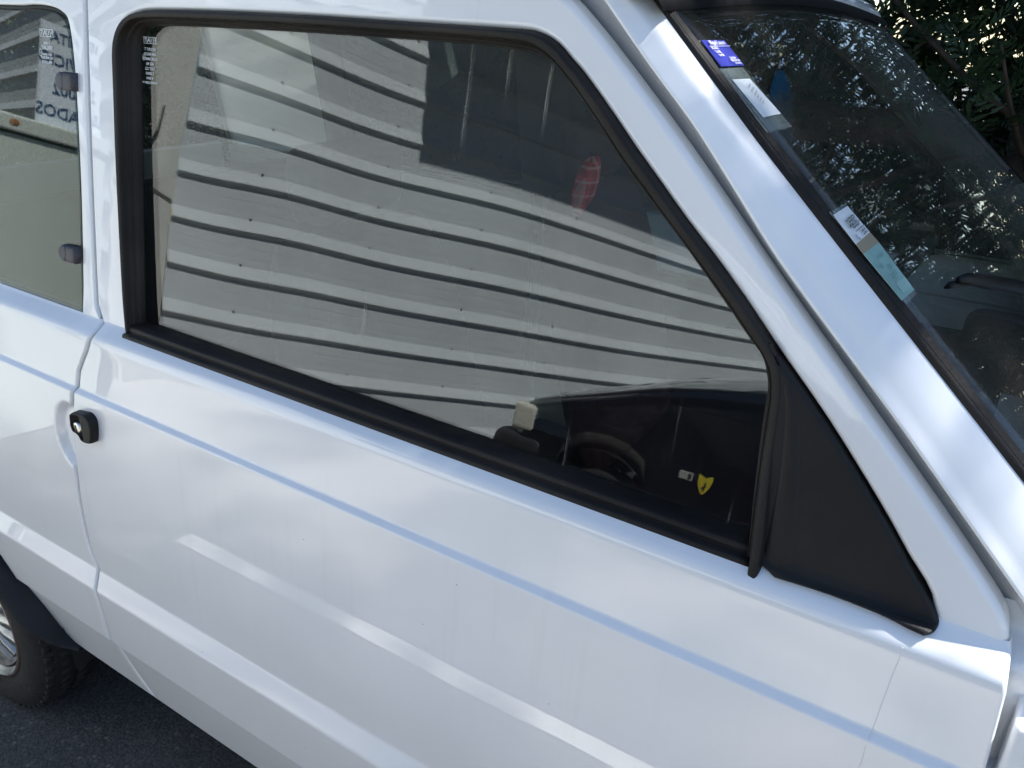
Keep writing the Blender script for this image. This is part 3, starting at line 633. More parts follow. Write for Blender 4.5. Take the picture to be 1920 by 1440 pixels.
for o_, l_ in secs:
    ow_ = Vector((0, -1, 0)); c_ = Vector((AC.x, 0, AC.y)); inn = (c_ - Vector((l_.x, 0, l_.z))).normalized()
    rings.append([o_ - ow_ * .02, o_ + ow_ * .004, o_.lerp(l_, .08) + ow_ * .009, o_.lerp(l_, .3) + ow_ * .013, o_.lerp(l_, .65) + ow_ * .008, o_.lerp(l_, .95) + ow_ * .002, l_ + inn * .003, l_ + inn * .010 - ow_ * .006, l_ + inn * .006 - ow_ * .06])
mb.loft(rings); mb.build('arch_trim', M_archp, car)

# front wing corner ahead of the door
mb = MB()
sec = fillet([(.30, .010), (.86, .028, .01), (.905, .036, .004), (.921, .062, .004), (.927, .10)], 4)
mb.loft([[(x, y + d_, z + (x - 1.16) * .02) for z, y in sec] for x, d_ in ((1.1425, .020), (1.1425, .004), (1.1437, .0012), (1.1475, 0), (1.2, 0), (1.4, 0), (1.8, 0))]); mb.build('front_wing', M_paint, car)
mb = MB(); mb.box((1.171, .0275, .858), (1.1745, .0345, .890), mat=Matrix.Rotation(0, 4, 'Y')); mb.build('wing_slot', M_ink, car, smooth=False)
mb = MB()
rows = []
for i in range(9):
    x = 1.16 + .9 * i / 8; rows.append([(x, .10 + 1.26 * j / 16, .925 + .02 * math.sin(math.pi * j / 16) - .10 * (i / 8) ** 2) for j in range(17)])
mb.loft(rows); mb.build('bonnet', M_paint, car)

# wiper on the lower pane
mb = MB(); pts = [wsp(.230 + .10 * t + .05 * t * t, .262 + .40 * t, .010) for t in [k / 10 for k in range(11)]]
wp = MB(); wp.tube([wsp(.236, .268, .014), wsp(.243, .285, .017), wsp(.262, .33, .018), wsp(.30, .42, .020), wsp(.36, .55, .022), wsp(.47, .70, .025), wsp(.60, .76, .03)], [.003, .006, .0075, .0075, .007, .006, .006], 8)
wiper = wp.build('wiper', M_plastic, car)
bl = MB()
for k in range(len(pts) - 1): pass
bl.loft([[tuple(p + wn_ * a_ + e1 * b_) for a_, b_ in ((-.009, .004), (-.002, .002), (0, .006), (-.002, .010), (-.009, .006))] for p in pts], closed=True, caps=True); bl.build('wiper_blade', M_rubber_b, wiper)

# papers behind the pane
def patch(mb, q, lift, mi=0, thick=.0004):
    P = [wsp(v, y, lift) for v, y in q]; P2 = [p - wn_ * thick for p in P]
    mb.add(P + P2, [(0, 1, 2, 3), (7, 6, 5, 4), (0, 4, 5, 1), (1, 5, 6, 2), (2, 6, 7, 3), (3, 7, 4, 0)], mi)
def on(q, u, t, lift):                               # bilinear point in a patch: u across, t down
    v = (q[0][0] * (1 - u) + q[1][0] * u) * (1 - t) + (q[3][0] * (1 - u) + q[2][0] * u) * t
    y = (q[0][1] * (1 - u) + q[1][1] * u) * (1 - t) + (q[3][1] * (1 - u) + q[2][1] * u) * t
    return wsp(v, y, lift)
LB = -.0135
exw = Vector((0, 1, 0)); eyw = -e1
BOWC = .018
def sh_(q): return q
blue = [(-.0753, .1794), (-.0737, .2350), (-.0426, .2320), (-.0447, .1740)]
slv = [(-.0447, .173), (-.0426, .2315), (.0305, .2290), (.0275, .1600)]
pap = [(-.0303, .1780), (-.0280, .2210), (.0150, .2250), (.0132, .1765)]
s2 = [(.1139, .1500), (.1161, .2000), (.2155, .1925), (.2130, .1430)]
w2_ = [(.1177, .1500), (.1192, .1970), (.1493, .1975), (.1486, .1460)]; tn = [(.1486, .1460), (.1493, .1975), (.1612, .1985), (.1585, .1445)]; tl = [(.1585, .1445), (.1612, .1985), (.2116, .1880), (.2076, .1425)]
LB = .0016
mb = MB(); patch(mb, blue, LB)
for tx, t, sz, u in (('Miguel Lanoso', .15, .0072, .5), ('SEGUROS', .36, .0042, .22), ('Tel. 982', .50, .0042, .24), ('Fax 981', .63, .0042, .28), ('C/ da Raina', .74, .0036, .66), ('15320 As Pontes', .84, .0036, .68), ('(A Coruña)', .94, .0036, .72)):
    text_mesh(mb, tx, sz, on(blue, u, t, LB + .0016), exw, eyw, 1, bold=.0001)
ln = [on(blue, .06, .27, LB + .0014), on(blue, .96, .27, LB + .0014), on(blue, .96, .285, LB + .0014), on(blue, .06, .285, LB + .0014)]; mb.add(ln, [(0, 1, 2, 3)], 1)
mb.build('blue_card', [M_blue, M_whitei], ws, smooth=False)
mb = MB(); patch(mb, slv, LB - .002); mb.build('card_sleeve', M_sleeve, ws, smooth=False)
mb = MB(); patch(mb, pap, LB - .001)
for t in (.22, .32, .42, .5, .58, .66): text_mesh(mb, random.choice(['recibo nº', 'prima neta', 'vehículo', 'matricula']), .0035, on(pap, .5, t, LB + .0006), Vector((0, 1, 0)) - e1 * .3, eyw, 1)
mb.build('receipt_paper', [M_paper, M_ink], ws, smooth=False)
mb = MB(); patch(mb, s2, LB - .002); mb.build('card_sleeve', M_sleeve, ws, smooth=False)
mb = MB(); patch(mb, w2_, LB - .001, 0); patch(mb, tn, LB - .001, 2); patch(mb, tl, LB - .001, 3)
for tx, t, sz, u in (('DEFREY', .42, .0098, .52), ('Mutua de seguros', .60, .0034, .54), ('Autom. 2003', .82, .0028, .70), ('mar 2003 202', .92, .0028, .70), ('03', .84, .0042, .18), ('09', .95, .0042, .22)):
    text_mesh(mb, tx, sz, on(w2_, u, t, LB + .0006), exw, eyw, 1, bold=.0001)
for t0, u0, u1 in ((.53, .15, .95), (.72, .30, .95)):
    q = [on(w2_, u0, t0, LB + .0006), on(w2_, u1, t0, LB + .0006), on(w2_, u1, t0 + .018, LB + .0006), on(w2_, u0, t0 + .018, LB + .0006)]; mb.add(q, [(0, 1, 2, 3)], 1)
for tx, t, sz, u in (('I.T.V. GALICIA', .20, .0040, .5), ('07', .36, .006, .25), ('2012', .44, .006, .62), ('inspeccion 202', .55, .0032, .5), ('tecnica vehiculos', .60, .0032, .5), ('xunta', .65, .0032, .5)):
    text_mesh(mb, tx, sz, on(tl, u, t, LB + .0006), exw, eyw, 4)
for k in range(6):
    u = .28 + .11 * k; q = [on(tl, u, .72, LB + .0006), on(tl, u + .03, .72, LB + .0006), on(tl, u + .03, .92, LB + .0006), on(tl, u, .92, LB + .0006)]; mb.add(q, [(0, 1, 2, 3)], 5)
mb.build('inspection_card', [M_paper, M_ink, M_tan, M_teal, mat('grey_ink', (.08, .20, .20), .7), mat('pale_ink', (.6, .8, .75), .7)], ws, smooth=False)
mb = MB(); cp = wsp(.019, .2720, -.02)
ring = [cp + Vector((0, .044 * math.cos(a), 0)) + (e1 * .8 - wn_ * .6).normalized() * (.052 * math.sin(a)) for a in [2 * math.pi * k / 40 for k in range(40)]]
mb.add(ring + [p + Vector((.001, 0, .0015)) for p in ring], [tuple(range(40)), tuple(range(79, 39, -1))] + [(k, (k + 1) % 40, 40 + (k + 1) % 40, 40 + k) for k in range(40)])
mb.build('blue_disc', M_disc, ws, smooth=False)

# far pillar trim with black plugs, dash, wheel, seats
mb = MB(); rings = []
for v in [VT - .02 + (VB - VT) * i / 12 for i in range(13)]:
    yo = 1.46 - yedge(v); c0 = g1 + e1 * v; c0 = Vector((c0.x, 0, c0.z))
    rings.append([c0 + Vector((0, yo + .005, 0)) - wn_ * .002, c0 + Vector((0, yo - .055, 0)) - wn_ * .010, c0 + Vector((0, yo - .070, 0)) - wn_ * .045, c0 + Vector((0, yo - .04, 0)) - wn_ * .08])
mb.loft(rings); ptrim = mb.build('pillar_trim', M_trim, car)
for v in (.045, .275):
    yo = 1.46 - yedge(v) - .030; c0 = g1 + e1 * v; c0 = Vector((c0.x, yo, c0.z)) - wn_ * .004; mb = MB()
    for h in (1,): mb.add([c0 + e1 * (.018 * math.cos(a)) + Vector((0, .016 * math.sin(a), 0)) + wn_ * h_ for h_ in (.0, .004) for a in [2 * math.pi * k / 20 for k in range(20)]], [tuple(range(20, 40))] + [(k, (k + 1) % 20, 20 + (k + 1) % 20, 20 + k) for k in range(20)])
    mb.build('trim_plug', M_ink, ptrim)
mb = MB(); mb.box((1.02, .16, .74), (1.42, 1.30, .885)); mb.box((.95, .2, .60), (1.05, 1.26, .74)); mb.build('dashboard', M_dash, car, bevel=.03, smooth=True)
mb = MB(); ax = Vector((-.82, 0, .57)).normalized(); u1 = Vector((0, 1, 0)); u2 = ax.cross(u1); cw = Vector((.83, 1.02, .90))
mb.loft([[cw + (u1 * math.cos(a) + u2 * math.sin(a)) * (.185 + .012 * math.cos(b)) + ax * (.012 * math.sin(b)) for b in [2 * math.pi * k / 8 for k in range(8)]] for a in [2 * math.pi * k / 40 for k in range(40)]], closed=True, wrap=True)
for a in (R(200), R(340), R(270)): mb.tube([cw - ax * .02, cw + (u1 * math.cos(a) + u2 * math.sin(a)) * .18], .011, 6)
mb.tube([cw, cw - ax * .30], .025, 10); mb.build('steering_wheel', M_dash, car)
mb = MB(); mb.add([(1.09, .55, .888), (1.10, .80, .888), (1.27, .78, .890), (1.25, .54, .890)], [(0, 1, 2, 3)]); mb.build('dash_paper', mat('grey_card', (.30, .32, .34), .35), car, smooth=False, solid=.001)
def seat(yc, m_, dx=0):
    s_ = MB()
    def pad(c0, hw, hh, th, tilt, n_=8):
        rings = []
        for k in range(13):
            t = k / 12; z = hh * t; taper = 1 - .18 * t ** 3
            row = []
            for q in range(16):
                a = 2 * math.pi * q / 16; ca, sa = math.cos(a), math.sin(a)
                row.append((c0[0] + (abs(sa) ** .6 * math.copysign(1, sa)) * th * (1 - .35 * abs(2 * t - 1) ** 4) - math.sin(tilt) * z, c0[1] + abs(ca) ** .45 * math.copysign(1, ca) * hw * taper * (1 - .12 * abs(2 * t - 1) ** 6), c0[2] + math.cos(tilt) * z))
            rings.append(row)
        s_.loft(rings, closed=True, caps=True)
    pad((.27 + dx, yc, .48), .23, .60, .055, R(14))
    s_.box((.20 + dx, yc - .23, .36), (.72 + dx, yc + .23, .50))
    o = s_.build('front_seat', m_, car, bevel=.03); 
    h_ = MB(); h_.box((.085 + dx, yc - .12, 1.075), (.145 + dx, yc + .12, 1.20)); h_.build('head_rest', m_, o, bevel=.03)
    return o
seat(.42, M_seat); seat(1.02, M_seat2, .14)
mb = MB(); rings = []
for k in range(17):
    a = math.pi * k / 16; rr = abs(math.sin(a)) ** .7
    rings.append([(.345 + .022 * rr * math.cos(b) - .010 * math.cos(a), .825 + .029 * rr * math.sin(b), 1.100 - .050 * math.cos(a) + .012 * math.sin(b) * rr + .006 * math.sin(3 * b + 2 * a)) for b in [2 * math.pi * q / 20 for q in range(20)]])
mb.loft(rings, closed=True); mb.build('sunlit_tartan_patch', M_tartan, car)  # added patch on the seat shoulder, sunlight put into its bright red
mb = MB(); mb.box((-.75, .25, .55), (-.65, 1.21, 1.0)); mb.box((-.7, .25, .42), (-.3, 1.21, .55)); mb.build('rear_seat', M_seat, car, bevel=.03)
mb = MB(); mb.loft([[Vector(p) + Vector((d, 0, 0)) for d in (-.022, .022)] for p in [(.12, 1.325, 1.27), (.13, 1.31, 1.0), (.15, 1.30, .6)]]); mb.build('seat_belt', M_belt, car, solid=.002)
mb = MB(); mb.box((.095, 1.31, 1.22), (.15, 1.335, 1.30)); mb.lathe_y((.12, 1.305, 1.27), [(.016, .01), (.016, -.006), (.001, -.008)], 16); mb.build('belt_anchor', M_trim, car, bevel=.004)

# far side: mirrored copies of door and quarter panel
def mirror_tree(o, parent):
    c_ = o.copy(); COL.objects.link(c_); c_.parent = parent
    for k_ in ('label',):
        if k_ in c_: del c_[k_]
    for ch in [x for x in o.children]:
        d_ = ch.copy(); COL.objects.link(d_); d_.parent = c_
    c_.scale = (1, -1, 1); c_.location = (0, 1.46, 0); return c_
mirror_tree(door, car); mirror_tree(quarter, car)
for xa, xb in ((-.135, .035), (-.86, -.75)):
    mb = MB(); mb.loft([[(x, 1.46 - yp(z) - .030 + d_, z) for x, d_ in ((xa, .02), (xa + .012, 0), (xb - .012, 0), (xb, .02))] for z in (.94, 1.1, 1.25, 1.39)]); mb.build('pillar_cover', M_ptrim, car)
mb = MB(); mb.loft([[(x, y_, z_) for y_, z_ in ((1.30, 1.355), (1.275, 1.365), (1.265, 1.395), (1.27, 1.42))] for x in (-1.3, -.5, 0, .5, .66)]); mb.build('roof_rail_trim', M_ptrim, car)
fp = mirror_tree(pillar, car)
mb = MB(); mb.box((-.04, 1.347, .40), (1.08, 1.372, .80)); mb.box((.10, 1.32, .62), (.6, 1.35, .68)); mb.build('door_card', M_ptrim, car, bevel=.006)
mb = MB(); mb.box((-.04, 1.343, .805), (.86, 1.372, .945)); mb.build('door_card_top', M_card, car, bevel=.006)
mb = MB(); mb.box((-.04, .088, .40), (1.08, .112, .93)); mb.build('door_card', M_ptrim, car, bevel=.006)
mb = MB(); mb.box((-1.3, 1.345, .40), (-.08, 1.365, .945)); mb.build('rear_trim', M_trim, car, smooth=False)
mb = MB(); mb.box((-1.3, .088, .40), (-.08, .108, .93)); mb.build('rear_trim', M_trim, car, smooth=False)

# ------------------------------------------------------------------ corrugated building behind, seen in the window
D1 = Vector((.3256, -.9455, 0)); N1 = Vector((.9455, .3256, 0)); PC = Vector((-2.434, -1.800, 0)); PITCH = .2445; Z0 = .368
def clad_profile(k):
    z = Z0 + PITCH * k
    return [(z - .018, .0), (z - .006, .018), (z - .001, .0215), (z + .004, .021), (z + .052, .004), (z + .062, .0005), (z + .095, .0), (z + .098, -.0010), (z + .102, .0), (z + .150, .0), (z + .153, -.0010), (z + .157, .0), (z + PITCH - .018, .0)]
def clad(bld, P, D, N, length, k0, k1, per=4):
    for a in range(k0, k1, per):
        mb = MB(); pr = []
        for k in range(a, min(a + per, k1)): pr += clad_profile(k)[(1 if pr else 0):]
        us = [0, length * .2, length * .4, length * .6, length * .8, length]
        mb.loft([[P + D * u + N * (o + .002) + Vector((0, 0, z)) for z, o in pr] for u in us])
        mb.build('cladding_sheet', M_clad, bld, smooth=False)
    mb = MB()
    for k in range(k0, k1):
        for u in (-.045, .40, 1.15, 1.9, 2.65, 3.4, 4.15, 4.9):
            c_ = P + D * u + N * .006 + Vector((0, 0, Z0 + PITCH * k + .066)); a_, b_ = D * .0055, Vector((0, 0, .0055)); h = N * .006
            mb.add([c_ - a_ - b_, c_ + a_ - b_, c_ + a_ + b_, c_ - a_ + b_, c_ + h], [(0, 1, 4), (1, 2, 4), (2, 3, 4), (3, 0, 4)])
    o = mb.build('screws', M_bolt, bld, smooth=False); o['kind'] = 'stuff'
bld = empty('clad_building', (0, 0, 0)); tag(bld, 'pale corrugated metal building with a shading canopy, mirrored in the side window', 'building')
clad(bld, PC, D1, N1, 9.0, -1, 13)
W2 = Vector((-.9455, -.3256, 0)); N2 = Vector((-.3256, .9455, 0)); PC2 = PC - D1 * .20
clad(bld, PC2 + W2 * .10, W2, N2, 9.0, -1, 13)
mb = MB()
def quadbox(mb, P, D, N, u0, u1, z0, z1, o0, o1):
    vs = [P + D * u + N * o + Vector((0, 0, z)) for u in (u0, u1) for o in (o0, o1) for z in (z0, z1)]
    mb.add(vs, [(0, 1, 3, 2), (4, 6, 7, 5), (0, 4, 5, 1), (2, 3, 7, 6), (0, 2, 6, 4), (1, 5, 7, 3)])
quadbox(mb, PC, D1, N1, -.215, -.006, G, 3.56, -.01, .010); quadbox(mb, PC2, W2, N2, -.012, .095, G, 3.56, -.01, .012); mb.build('corner_flashing', M_flash, bld, smooth=False)
mb = MB(); quadbox(mb, PC, D1, N1, -.2, 9, G, Z0 - PITCH - .02, -.02, .03); quadbox(mb, PC2, W2, N2, .05, 9, G, Z0 - PITCH - .02, -.02, .03); quadbox(mb, PC, D1, N1, 0, 9, 3.3, 3.55, -.3, -.01); mb.build('base_plinth', mat('concrete', (.32, .31, .29), .85, var=.15, vscale=6), bld, smooth=False)
mb = MB(); pts = [PC - D1 * .12 + N1 * .016 + Vector((0, 0, 1.62)), PC - D1 * .135 + N1 * .020 + Vector((0, 0, 1.50)), PC - D1 * .175 + N1 * .018 + Vector((0, 0, 1.40)), PC - D1 * .20 + N1 * .016 + Vector((0, 0, 1.33))]
mb.tube(pts, .006, 6); mb.tube([PC - D1 * .20 + N1 * .018 + Vector((0, 0, 1.235)), PC - D1 * .01 + N1 * .018 + Vector((0, 0, 1.175))], .004, 6); mb.build('wall_cable', M_bolt, bld)
mb = MB(); quadbox(mb, PC, D1, N1, 1.09, 9, 2.96, 3.04, .03, .74)
for u in (1.2, 4.0, 7.0): mb.add([PC + D1 * (u + q) + N1 * o + Vector((0, 0, z)) for q in (0, .05) for o, z in ((.03, 2.96), (.6, 2.96), (.03, 2.6))], [(0, 1, 2), (5, 4, 3), (0, 3, 4, 1), (1, 4, 5, 2), (2, 5, 3, 0)])
mb.build('canopy', mat('canopy_dark', (.03, .03, .032), .7), bld, smooth=False)
# for-sale placard standing on the cabinet lid
sg_ = empty('sale_placard', (0, 0, 0)); tag(sg_, 'white placard with dark blue lettering, mirrored in the small rear side window', 'sign')
mb = MB(); mb.add([(-2.085 - .05 * (z - 1.337), y, z) for y, z in ((-1.16, 1.337), (-.925, 1.337), (-.90, 1.70), (-1.135, 1.70))] + [(-2.091 - .05 * (z - 1.337), y, z) for y, z in ((-1.16, 1.337), (-.925, 1.337), (-.90, 1.70), (-1.135, 1.70))], [(0, 1, 2, 3), (7, 6, 5, 4), (0, 4, 5, 1), (1, 5, 6, 2), (2, 6, 7, 3), (3, 7, 4, 0)])
sgn_b = mb.build('board', mat('board_white', (.66, .72, .78), .5), sg_, smooth=False); M_bi = mat('blue_ink', (.03, .07, .16), .6)
for tx, z, h in (('VENTA', 1.655, .050), ('SERVICIO', 1.575, .058), ('2002', 1.475, .062), ('USADOS', 1.390, .062)):
    mb = MB(); text_mesh(mb, tx, h, (-2.0845 - .05 * (z - 1.337) + .001, -1.03 + .07 * (z - 1.5), z), (0, 1, 0), (-.05, .07, 1), bold=.0015); mb.build('lettering', M_bi, sgn_b, smooth=False)
# pale metal cabinet behind the car
cb = empty('metal_cabinet', (0, 0, 0)); tag(cb, 'pale grey flat sided metal cabinet with a rust spot, mirrored in the rear side window', 'cabinet')
mb = MB(); mb.box((-2.36, -1.17, G), (-2.0, -.10, 1.27)); mb.build('body', M_box, cb, smooth=False, bevel=.008)
mb = MB(); mb.box((-2.38, -1.19, 1.278), (-1.985, -.08, 1.335)); mb.build('lid', M_box, cb, smooth=False, bevel=.008)
mb = MB(); mb.lathe_y((0, 0, 0), [(.001, 0), (.02, 0), (.026, .003)], 12); o = mb.build('rust_spot', M_ruststain, cb); o.rotation_euler = (0, 0, R(90)); o.location = (-1.984, -.80, 1.308); o.scale = (.8, 1, .6)

# ------------------------------------------------------------------ dark blue car parked opposite
dc = empty('navy_car', (0, 0, 0)); tag(dc, 'dark navy hatchback with a yellow shield badge, mirrored low in the side window', 'car')
M_navy = mat('navy_paint', (.003, .0034, .008), .3, coat=1, coat_r=.04, bump=.02, bscale=5); M_lens = mat('lens', (.62, .60, .52), .2, coat=1); M_dkg = mat('dark_glazing', (.01, .012, .014), .08)
Y0, Y1 = -2.60, -4.15
def arc(cx, cz, r, zb, n_=14):
    a0 = math.asin(max(-1, min(1, (zb - cz) / r))); return [(cx + r * math.cos(a), cz + r * math.sin(a)) for a in [math.pi - a0 - (math.pi - 2 * a0) * k / n_ for k in range(n_ + 1)]]
top = cat([(-.80, .50), (-.775, .60), (-.73, .655), (-.60, .705), (-.44, .755), (-.22, .820), (-.05, .862), (.24, .905), (.50, .925), (1.4, .95), (2.3, .95), (2.95, .90), (3.0, .70), (3.0, .15)], 4)
bot = [(2.95, .08)] + arc(2.12, .19, .32, .08)[::-1] + arc(-.27, .19, .335, .08)[::-1] + [(-.72, .08), (-.80, .20)]
pl_ = clean(top + bot)
mb = MB(); n_ = len(pl_)
def sec_y(ins, y): return [(p[0], y, p[1]) for p in pl_]
cx_ = Vector((1.1, .4)); nn = normals2d(pl_); sg = 1 if area2(pl_) > 0 else -1
rings = []
for y, ins in ((Y0 + .012, .05), (Y0 + .0015, .018), (Y0, .0)):
    pass
def ring(y, ins): return [(p[0] - sg * q.x * (ins if p[1] > .45 else 0), y, p[1] - sg * q.y * (ins if p[1] > .45 else 0)) for p, q in zip(pl_, nn)]
def crown(y, k): return [(p[0], y, p[1] + (k if p[1] > .45 and -.7 < p[0] < 2.9 else 0)) for p in pl_]
rg = [ring(Y0, .075), ring(Y0 - .006, .045), ring(Y0 - .020, .022), ring(Y0 - .045, .008), ring(Y0 - .09, .0), crown(Y0 - .35, .025), crown((Y0 + Y1) / 2, .035), crown(Y1 + .35, .025), ring(Y1 + .04, .0), ring(Y1 + .018, .008), ring(Y1 + .006, .022), ring(Y1, .045)]
mb.loft(rg, closed=True)
for ring_, dy in ((rg[0], .0004), (rg[-1], -.0004)):
    k_ = len(mb.v); mb.add([(p[0], p[1] + dy, p[2]) for p in ring_], [tuple(t_) for t_ in tessellate_polygon([[Vector((p[0], p[2], 0)) for p in ring_]])])
dbody = mb.build('body', M_navy, dc, wn=True)
mb = MB(); gh = [(.66, .92), (1.15, 1.28), (2.2, 1.30), (2.75, .93)]
mb.loft([[(x, y + (0.12 if z > 1 else 0) * (-1 if y > -3 else 1), z) for x, z in gh] for y in (Y0 - .07, Y1 + .07)], closed=True, caps=True); mb.build('windows', M_dkg, dc, smooth=False, bevel=.02)
mb = MB(); mb.loft([[(x, y, z) for x, z in ((1.13, 1.275), (1.18, 1.315), (2.18, 1.33), (2.24, 1.295))] for y in (Y0 - .16, Y0 - .3, Y1 + .3, Y1 + .16)]); mb.build('roof', M_navy, dc, solid=.02)
mb = MB(); mb.box((-.80, Y0 - .34, .49), (-.665, Y0 + .004, .628)); mb.build('headlight', M_lens, dc, bevel=.025)
mb = MB(); mb.box((-.80, Y1 - .004, .49), (-.665, Y1 + .34, .628)); mb.build('headlight', M_lens, dc, bevel=.025)
mb = MB(); mb.box((-.875, Y1 - .01, .16), (-.60, Y0 + .015, .485)); mb.build('bumper', mat('bumper_grey', (.018, .018, .02), .5), dc, bevel=.05)
for cx in (-.27, 2.12):
    for yy, sgn_ in ((Y0 - .02, 1), (Y1 + .02, -1)):
        t_ = MB(); t_.lathe_y((cx, yy, .155), [(.16, -.01 * sgn_), (.20, .0), (.26, -.01 * sgn_), (.275, -.04 * sgn_), (.275, -.16 * sgn_), (.2, -.17 * sgn_)], 48); wv = t_.build('wheel', M_tyre, dc)
        t_ = MB(); t_.lathe_y((cx, yy, .155), [(.165, -.012 * sgn_), (.15, -.03 * sgn_), (.05, -.02 * sgn_), (.001, -.02 * sgn_)], 48); t_.build('wheel_cover', M_rim, wv)
    t_ = MB(); rr = []
    for k in range(17):
        a = math.pi * k / 16; rr.append([(cx + .33 * math.cos(a), y, .19 + .33 * math.sin(a)) for y in (Y0 - .01, Y1 + .01)])
    t_.loft(rr); t_.build('wheel_well', M_dark, dc)
mb = MB(); mb.box((.125, Y0 - .004, .515), (.190, Y0 + .008, .549)); mb.box((.170, Y0 + .007, .520), (.184, Y0 + .0095, .544), 1); mb.build('side_repeater', [mat('repeater', (.40, .40, .38), .3), M_ink], dc, smooth=False, bevel=.004)
shp = cat([(.200, .560), (.240, .548), (.280, .560), (.279, .515), (.262, .477), (.240, .455), (.218, .477), (.201, .515), (.200, .560)], 5)[:-1]
shp = [(.248 + (x - .24) * .78, .512 + (z - .505) * .80) for x, z in shp]
mb = MB(); n_ = len(shp); mb.add([(x, Y0 + .003, z) for x, z in shp] + [(x, Y0 - .002, z) for x, z in shp], [tuple(range(n_))] + [(k, (k + 1) % n_, n_ + (k + 1) % n_, n_ + k) for k in range(n_)])
badge = mb.build('shield_badge', mat('badge_yellow', (.62, .52, .03), .5), dc, smooth=False)
mb = MB(); hs = [(.232, .472), (.238, .490), (.226, .486), (.222, .494), (.236, .502), (.244, .515), (.241, .528), (.248, .538), (.256, .530), (.254, .516), (.262, .508), (.252, .500), (.250, .486), (.258, .478), (.248, .480), (.243, .488)]
mb.add([(.248 + (x - .24) * .62, Y0 + .0045, .508 + (z - .505) * .62) for x, z in hs], [tuple(range(len(hs)))]); mb.build('emblem', M_ink, badge, smooth=False)

# ------------------------------------------------------------------ conifer hedge beyond the car
import numpy as np
rng = np.random.default_rng(5)
def leaf_mat():
    m_ = bpy.data.materials.new('conifer_leaf'); m_.use_nodes = True; t = m_.node_tree; b = t.nodes['Principled BSDF']; N = t.nodes.new; L = t.links.new
    tc = N('ShaderNodeTexCoord'); n = N('ShaderNodeTexNoise'); n.inputs['Scale'].default_value = 2.3; n.inputs['Detail'].default_value = 6; L(tc.outputs['Object'], n.inputs['Vector'])
    r = N('ShaderNodeValToRGB'); e = r.color_ramp.elements; e[0].position = .30; e[0].color = (.010, .026, .010, 1); e[1].position = .66; e[1].color = (.026, .056, .016, 1)
    x = e.new(.78); x.color = (.06, .036, .018, 1); L(n.outputs['Fac'], r.inputs[0]); L(r.outputs[0], b.inputs['Base Color']); b.inputs['Roughness'].default_value = .6
    tr = N('ShaderNodeBsdfTranslucent'); L(r.outputs[0], tr.inputs[0]); mx = N('ShaderNodeMixShader'); mx.inputs[0].default_value = .25; L(b.outputs[0], mx.inputs[1]); L(tr.outputs[0], mx.inputs[2]); L(mx.outputs[0], t.nodes['Material Output'].inputs[0]); return m_
hd = empty('conifer_hedge', (0, 0, 0)); tag(hd, 'tall dark green conifer hedge beyond the windshield', 'hedge')
# stems and limbs
mb = MB(); limbs = []
xs_ = [-6.0, -5.0, -4.0, -3.1, -2.2, -1.3, -.5, .3, 1.0, 1.7, 2.4, 3.1, 3.9, 4.8, 5.8]
for x in xs_:
    x += random.uniform(-.2, .2); y = 2.65 + random.uniform(-.2, .3); st = MB(); H = random.uniform(7.2, 8.0)
    st.tube([(x + .08 * mnoise.noise((x, z, 0)), y + .08 * mnoise.noise((x, z, 4)), G - .05 + H * z) for z in [k / 10 for k in range(11)]], [.10 * (1 - .085 * k) for k in range(11)], 8)
    for k in range(70):
        z = random.uniform(.1, H - .3); a = random.uniform(0, 2 * math.pi); l = random.uniform(.5, 1.0) * (1.05 if z < 5 else .85)
        p0 = Vector((x, y, z)); d = Vector((math.cos(a), math.sin(a) * .8, random.uniform(.1, .6))).normalized(); pts = [p0 + d * l * t + Vector((0, 0, .15 * t * t)) for t in (0, .4, .75, 1)]
        st.tube(pts, [.016, .012, .008, .004], 4); limbs.append((pts, z))
    st.build('stem', mat('bark', (.07, .05, .035), .9, var=.3, vscale=20), hd)
# fronds: flat sprays of narrow scale leaves, spread along the limbs and through the hedge
def frond(nl=5):
    vs, fs = [], []
    for k in range(nl):
        t = k / (nl - 1); side = -1 if k % 2 else 1; L_ = .55 * (1 - .45 * t); base = np.array([t * .75, 0, 0]); ang = side * (.75 - .45 * t)
        if k == nl - 1: ang = 0
        d = np.array([math.cos(ang), math.sin(ang), -.12 * L_]); q = np.array([-math.sin(ang), math.cos(ang), 0]) * .060
        i = len(vs); vs += [base, base + d * L_ * .55 + q, base + d * L_, base + d * L_ * .55 - q]; fs.append((i, i + 1, i + 2, i + 3))
    return np.array(vs), np.array(fs)
FV, FFc = frond(7)
NA, NB = 56000, 72000; NF = NA + NB
lim = np.array([[list(p) for p in pts] for pts, z in limbs]); pick = rng.integers(0, len(lim), NA); seg = rng.random(NA) ** .7 * 2.999; si = seg.astype(int); fr = (seg - si)[:, None]
pa = lim[pick, si] * (1 - fr) + lim[pick, si + 1] * fr + rng.normal(0, .085, (NA, 3))
pa = pa[(pa[:, 2] < 4.8) | (rng.random(NA) < .62)]; NA = len(pa)
pb = np.stack([rng.uniform(-6, 5.5, NB * 2), 2.0 + 1.5 * rng.random(NB * 2) ** .8, rng.uniform(G, 4.9, NB * 2)], 1)
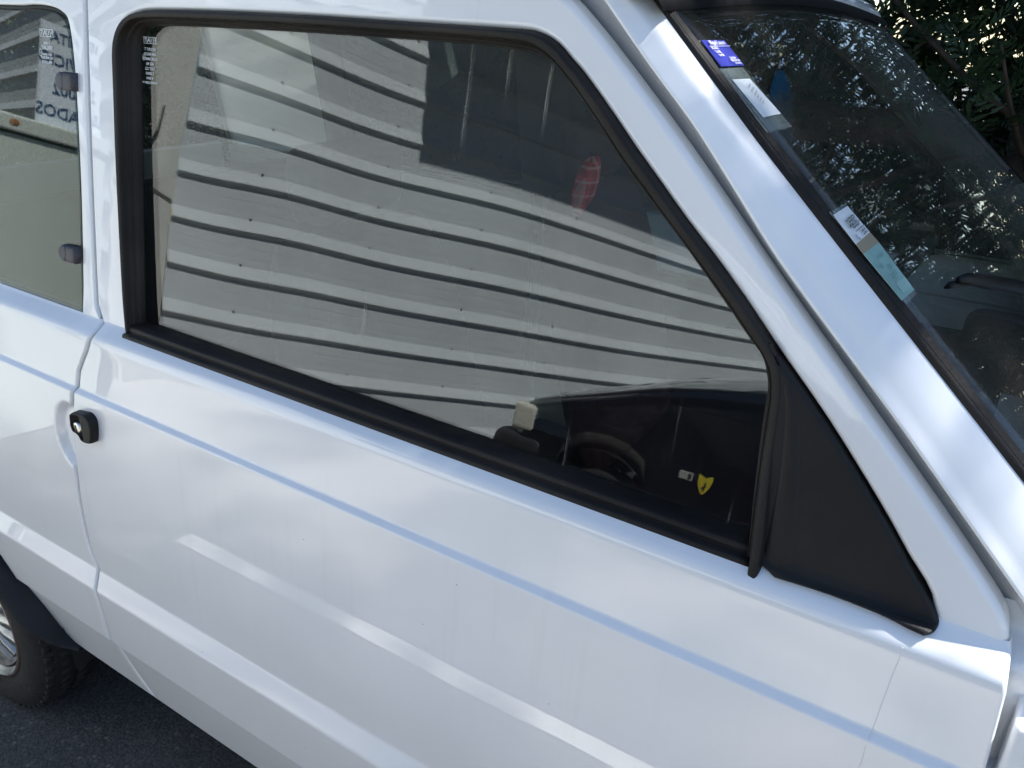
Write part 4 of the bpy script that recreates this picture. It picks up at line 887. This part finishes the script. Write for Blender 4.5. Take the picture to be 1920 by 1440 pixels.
cl = np.sin(pb[:, 0] * 4.1 + 1.7 * np.sin(pb[:, 2] * 2.3)) + np.sin(pb[:, 2] * 5.3 + 2.1 * np.sin(pb[:, 0] * 1.9 + pb[:, 1] * 3)) + .8 * np.sin(pb[:, 1] * 6.1 + pb[:, 0] * 3.3)
front_ = (pb[:, 1] - 2.0) + .18 * cl > .12
pb = pb[front_][:NB]; NB = len(pb); NF = NA + NB
NC = 6500; pc = np.stack([rng.uniform(-6, 6.5, NC), rng.uniform(3.3, 4.1, NC), rng.uniform(G, 5.2, NC)], 1); NF += NC
pos = np.concatenate([pa, pb, pc])
near = (pos[:, 0] > -.6) & (pos[:, 2] < 4.2)
sz = rng.uniform(.06, .12, NF) * np.where(pos[:, 2] > 4.2, 1.9, 1.0) * np.where(pos[:, 0] < -.6, 1.5, 1.0) * np.where(near & (pos[:, 1] > 2.7), 1.5, 1.0) * np.where((pos[:, 1] > 3.3) & (pos[:, 2] < 5.3), 1.7, 1.0)
dirs = rng.normal(0, 1, (NF, 3)); dirs[:, 2] += .35; dirs /= np.linalg.norm(dirs, axis=1)[:, None]
up = rng.normal(0, 1, (NF, 3)); sd = np.cross(dirs, up); sd /= np.linalg.norm(sd, axis=1)[:, None]; up = np.cross(sd, dirs)
V = pos[:, None, :] + sz[:, None, None] * (FV[None, :, 0, None] * dirs[:, None, :] + FV[None, :, 1, None] * sd[:, None, :] + FV[None, :, 2, None] * up[:, None, :])
nv = len(FV); FA = (FFc[None] + (np.arange(NF) * nv)[:, None, None]).reshape(-1, 4); V = V.reshape(-1, 3)
me = bpy.data.meshes.new('foliage'); me.vertices.add(len(V)); me.vertices.foreach_set('co', V.ravel()); me.loops.add(FA.size); me.loops.foreach_set('vertex_index', FA.ravel().astype(np.int32))
me.polygons.add(len(FA)); me.polygons.foreach_set('loop_start', (np.arange(len(FA)) * 4).astype(np.int32)); me.polygons.foreach_set('loop_total', np.full(len(FA), 4, np.int32)); me.update(); me.validate()
me.materials.append(leaf_mat()); fo = bpy.data.objects.new('foliage', me); link(fo, hd); fo['kind'] = 'stuff'
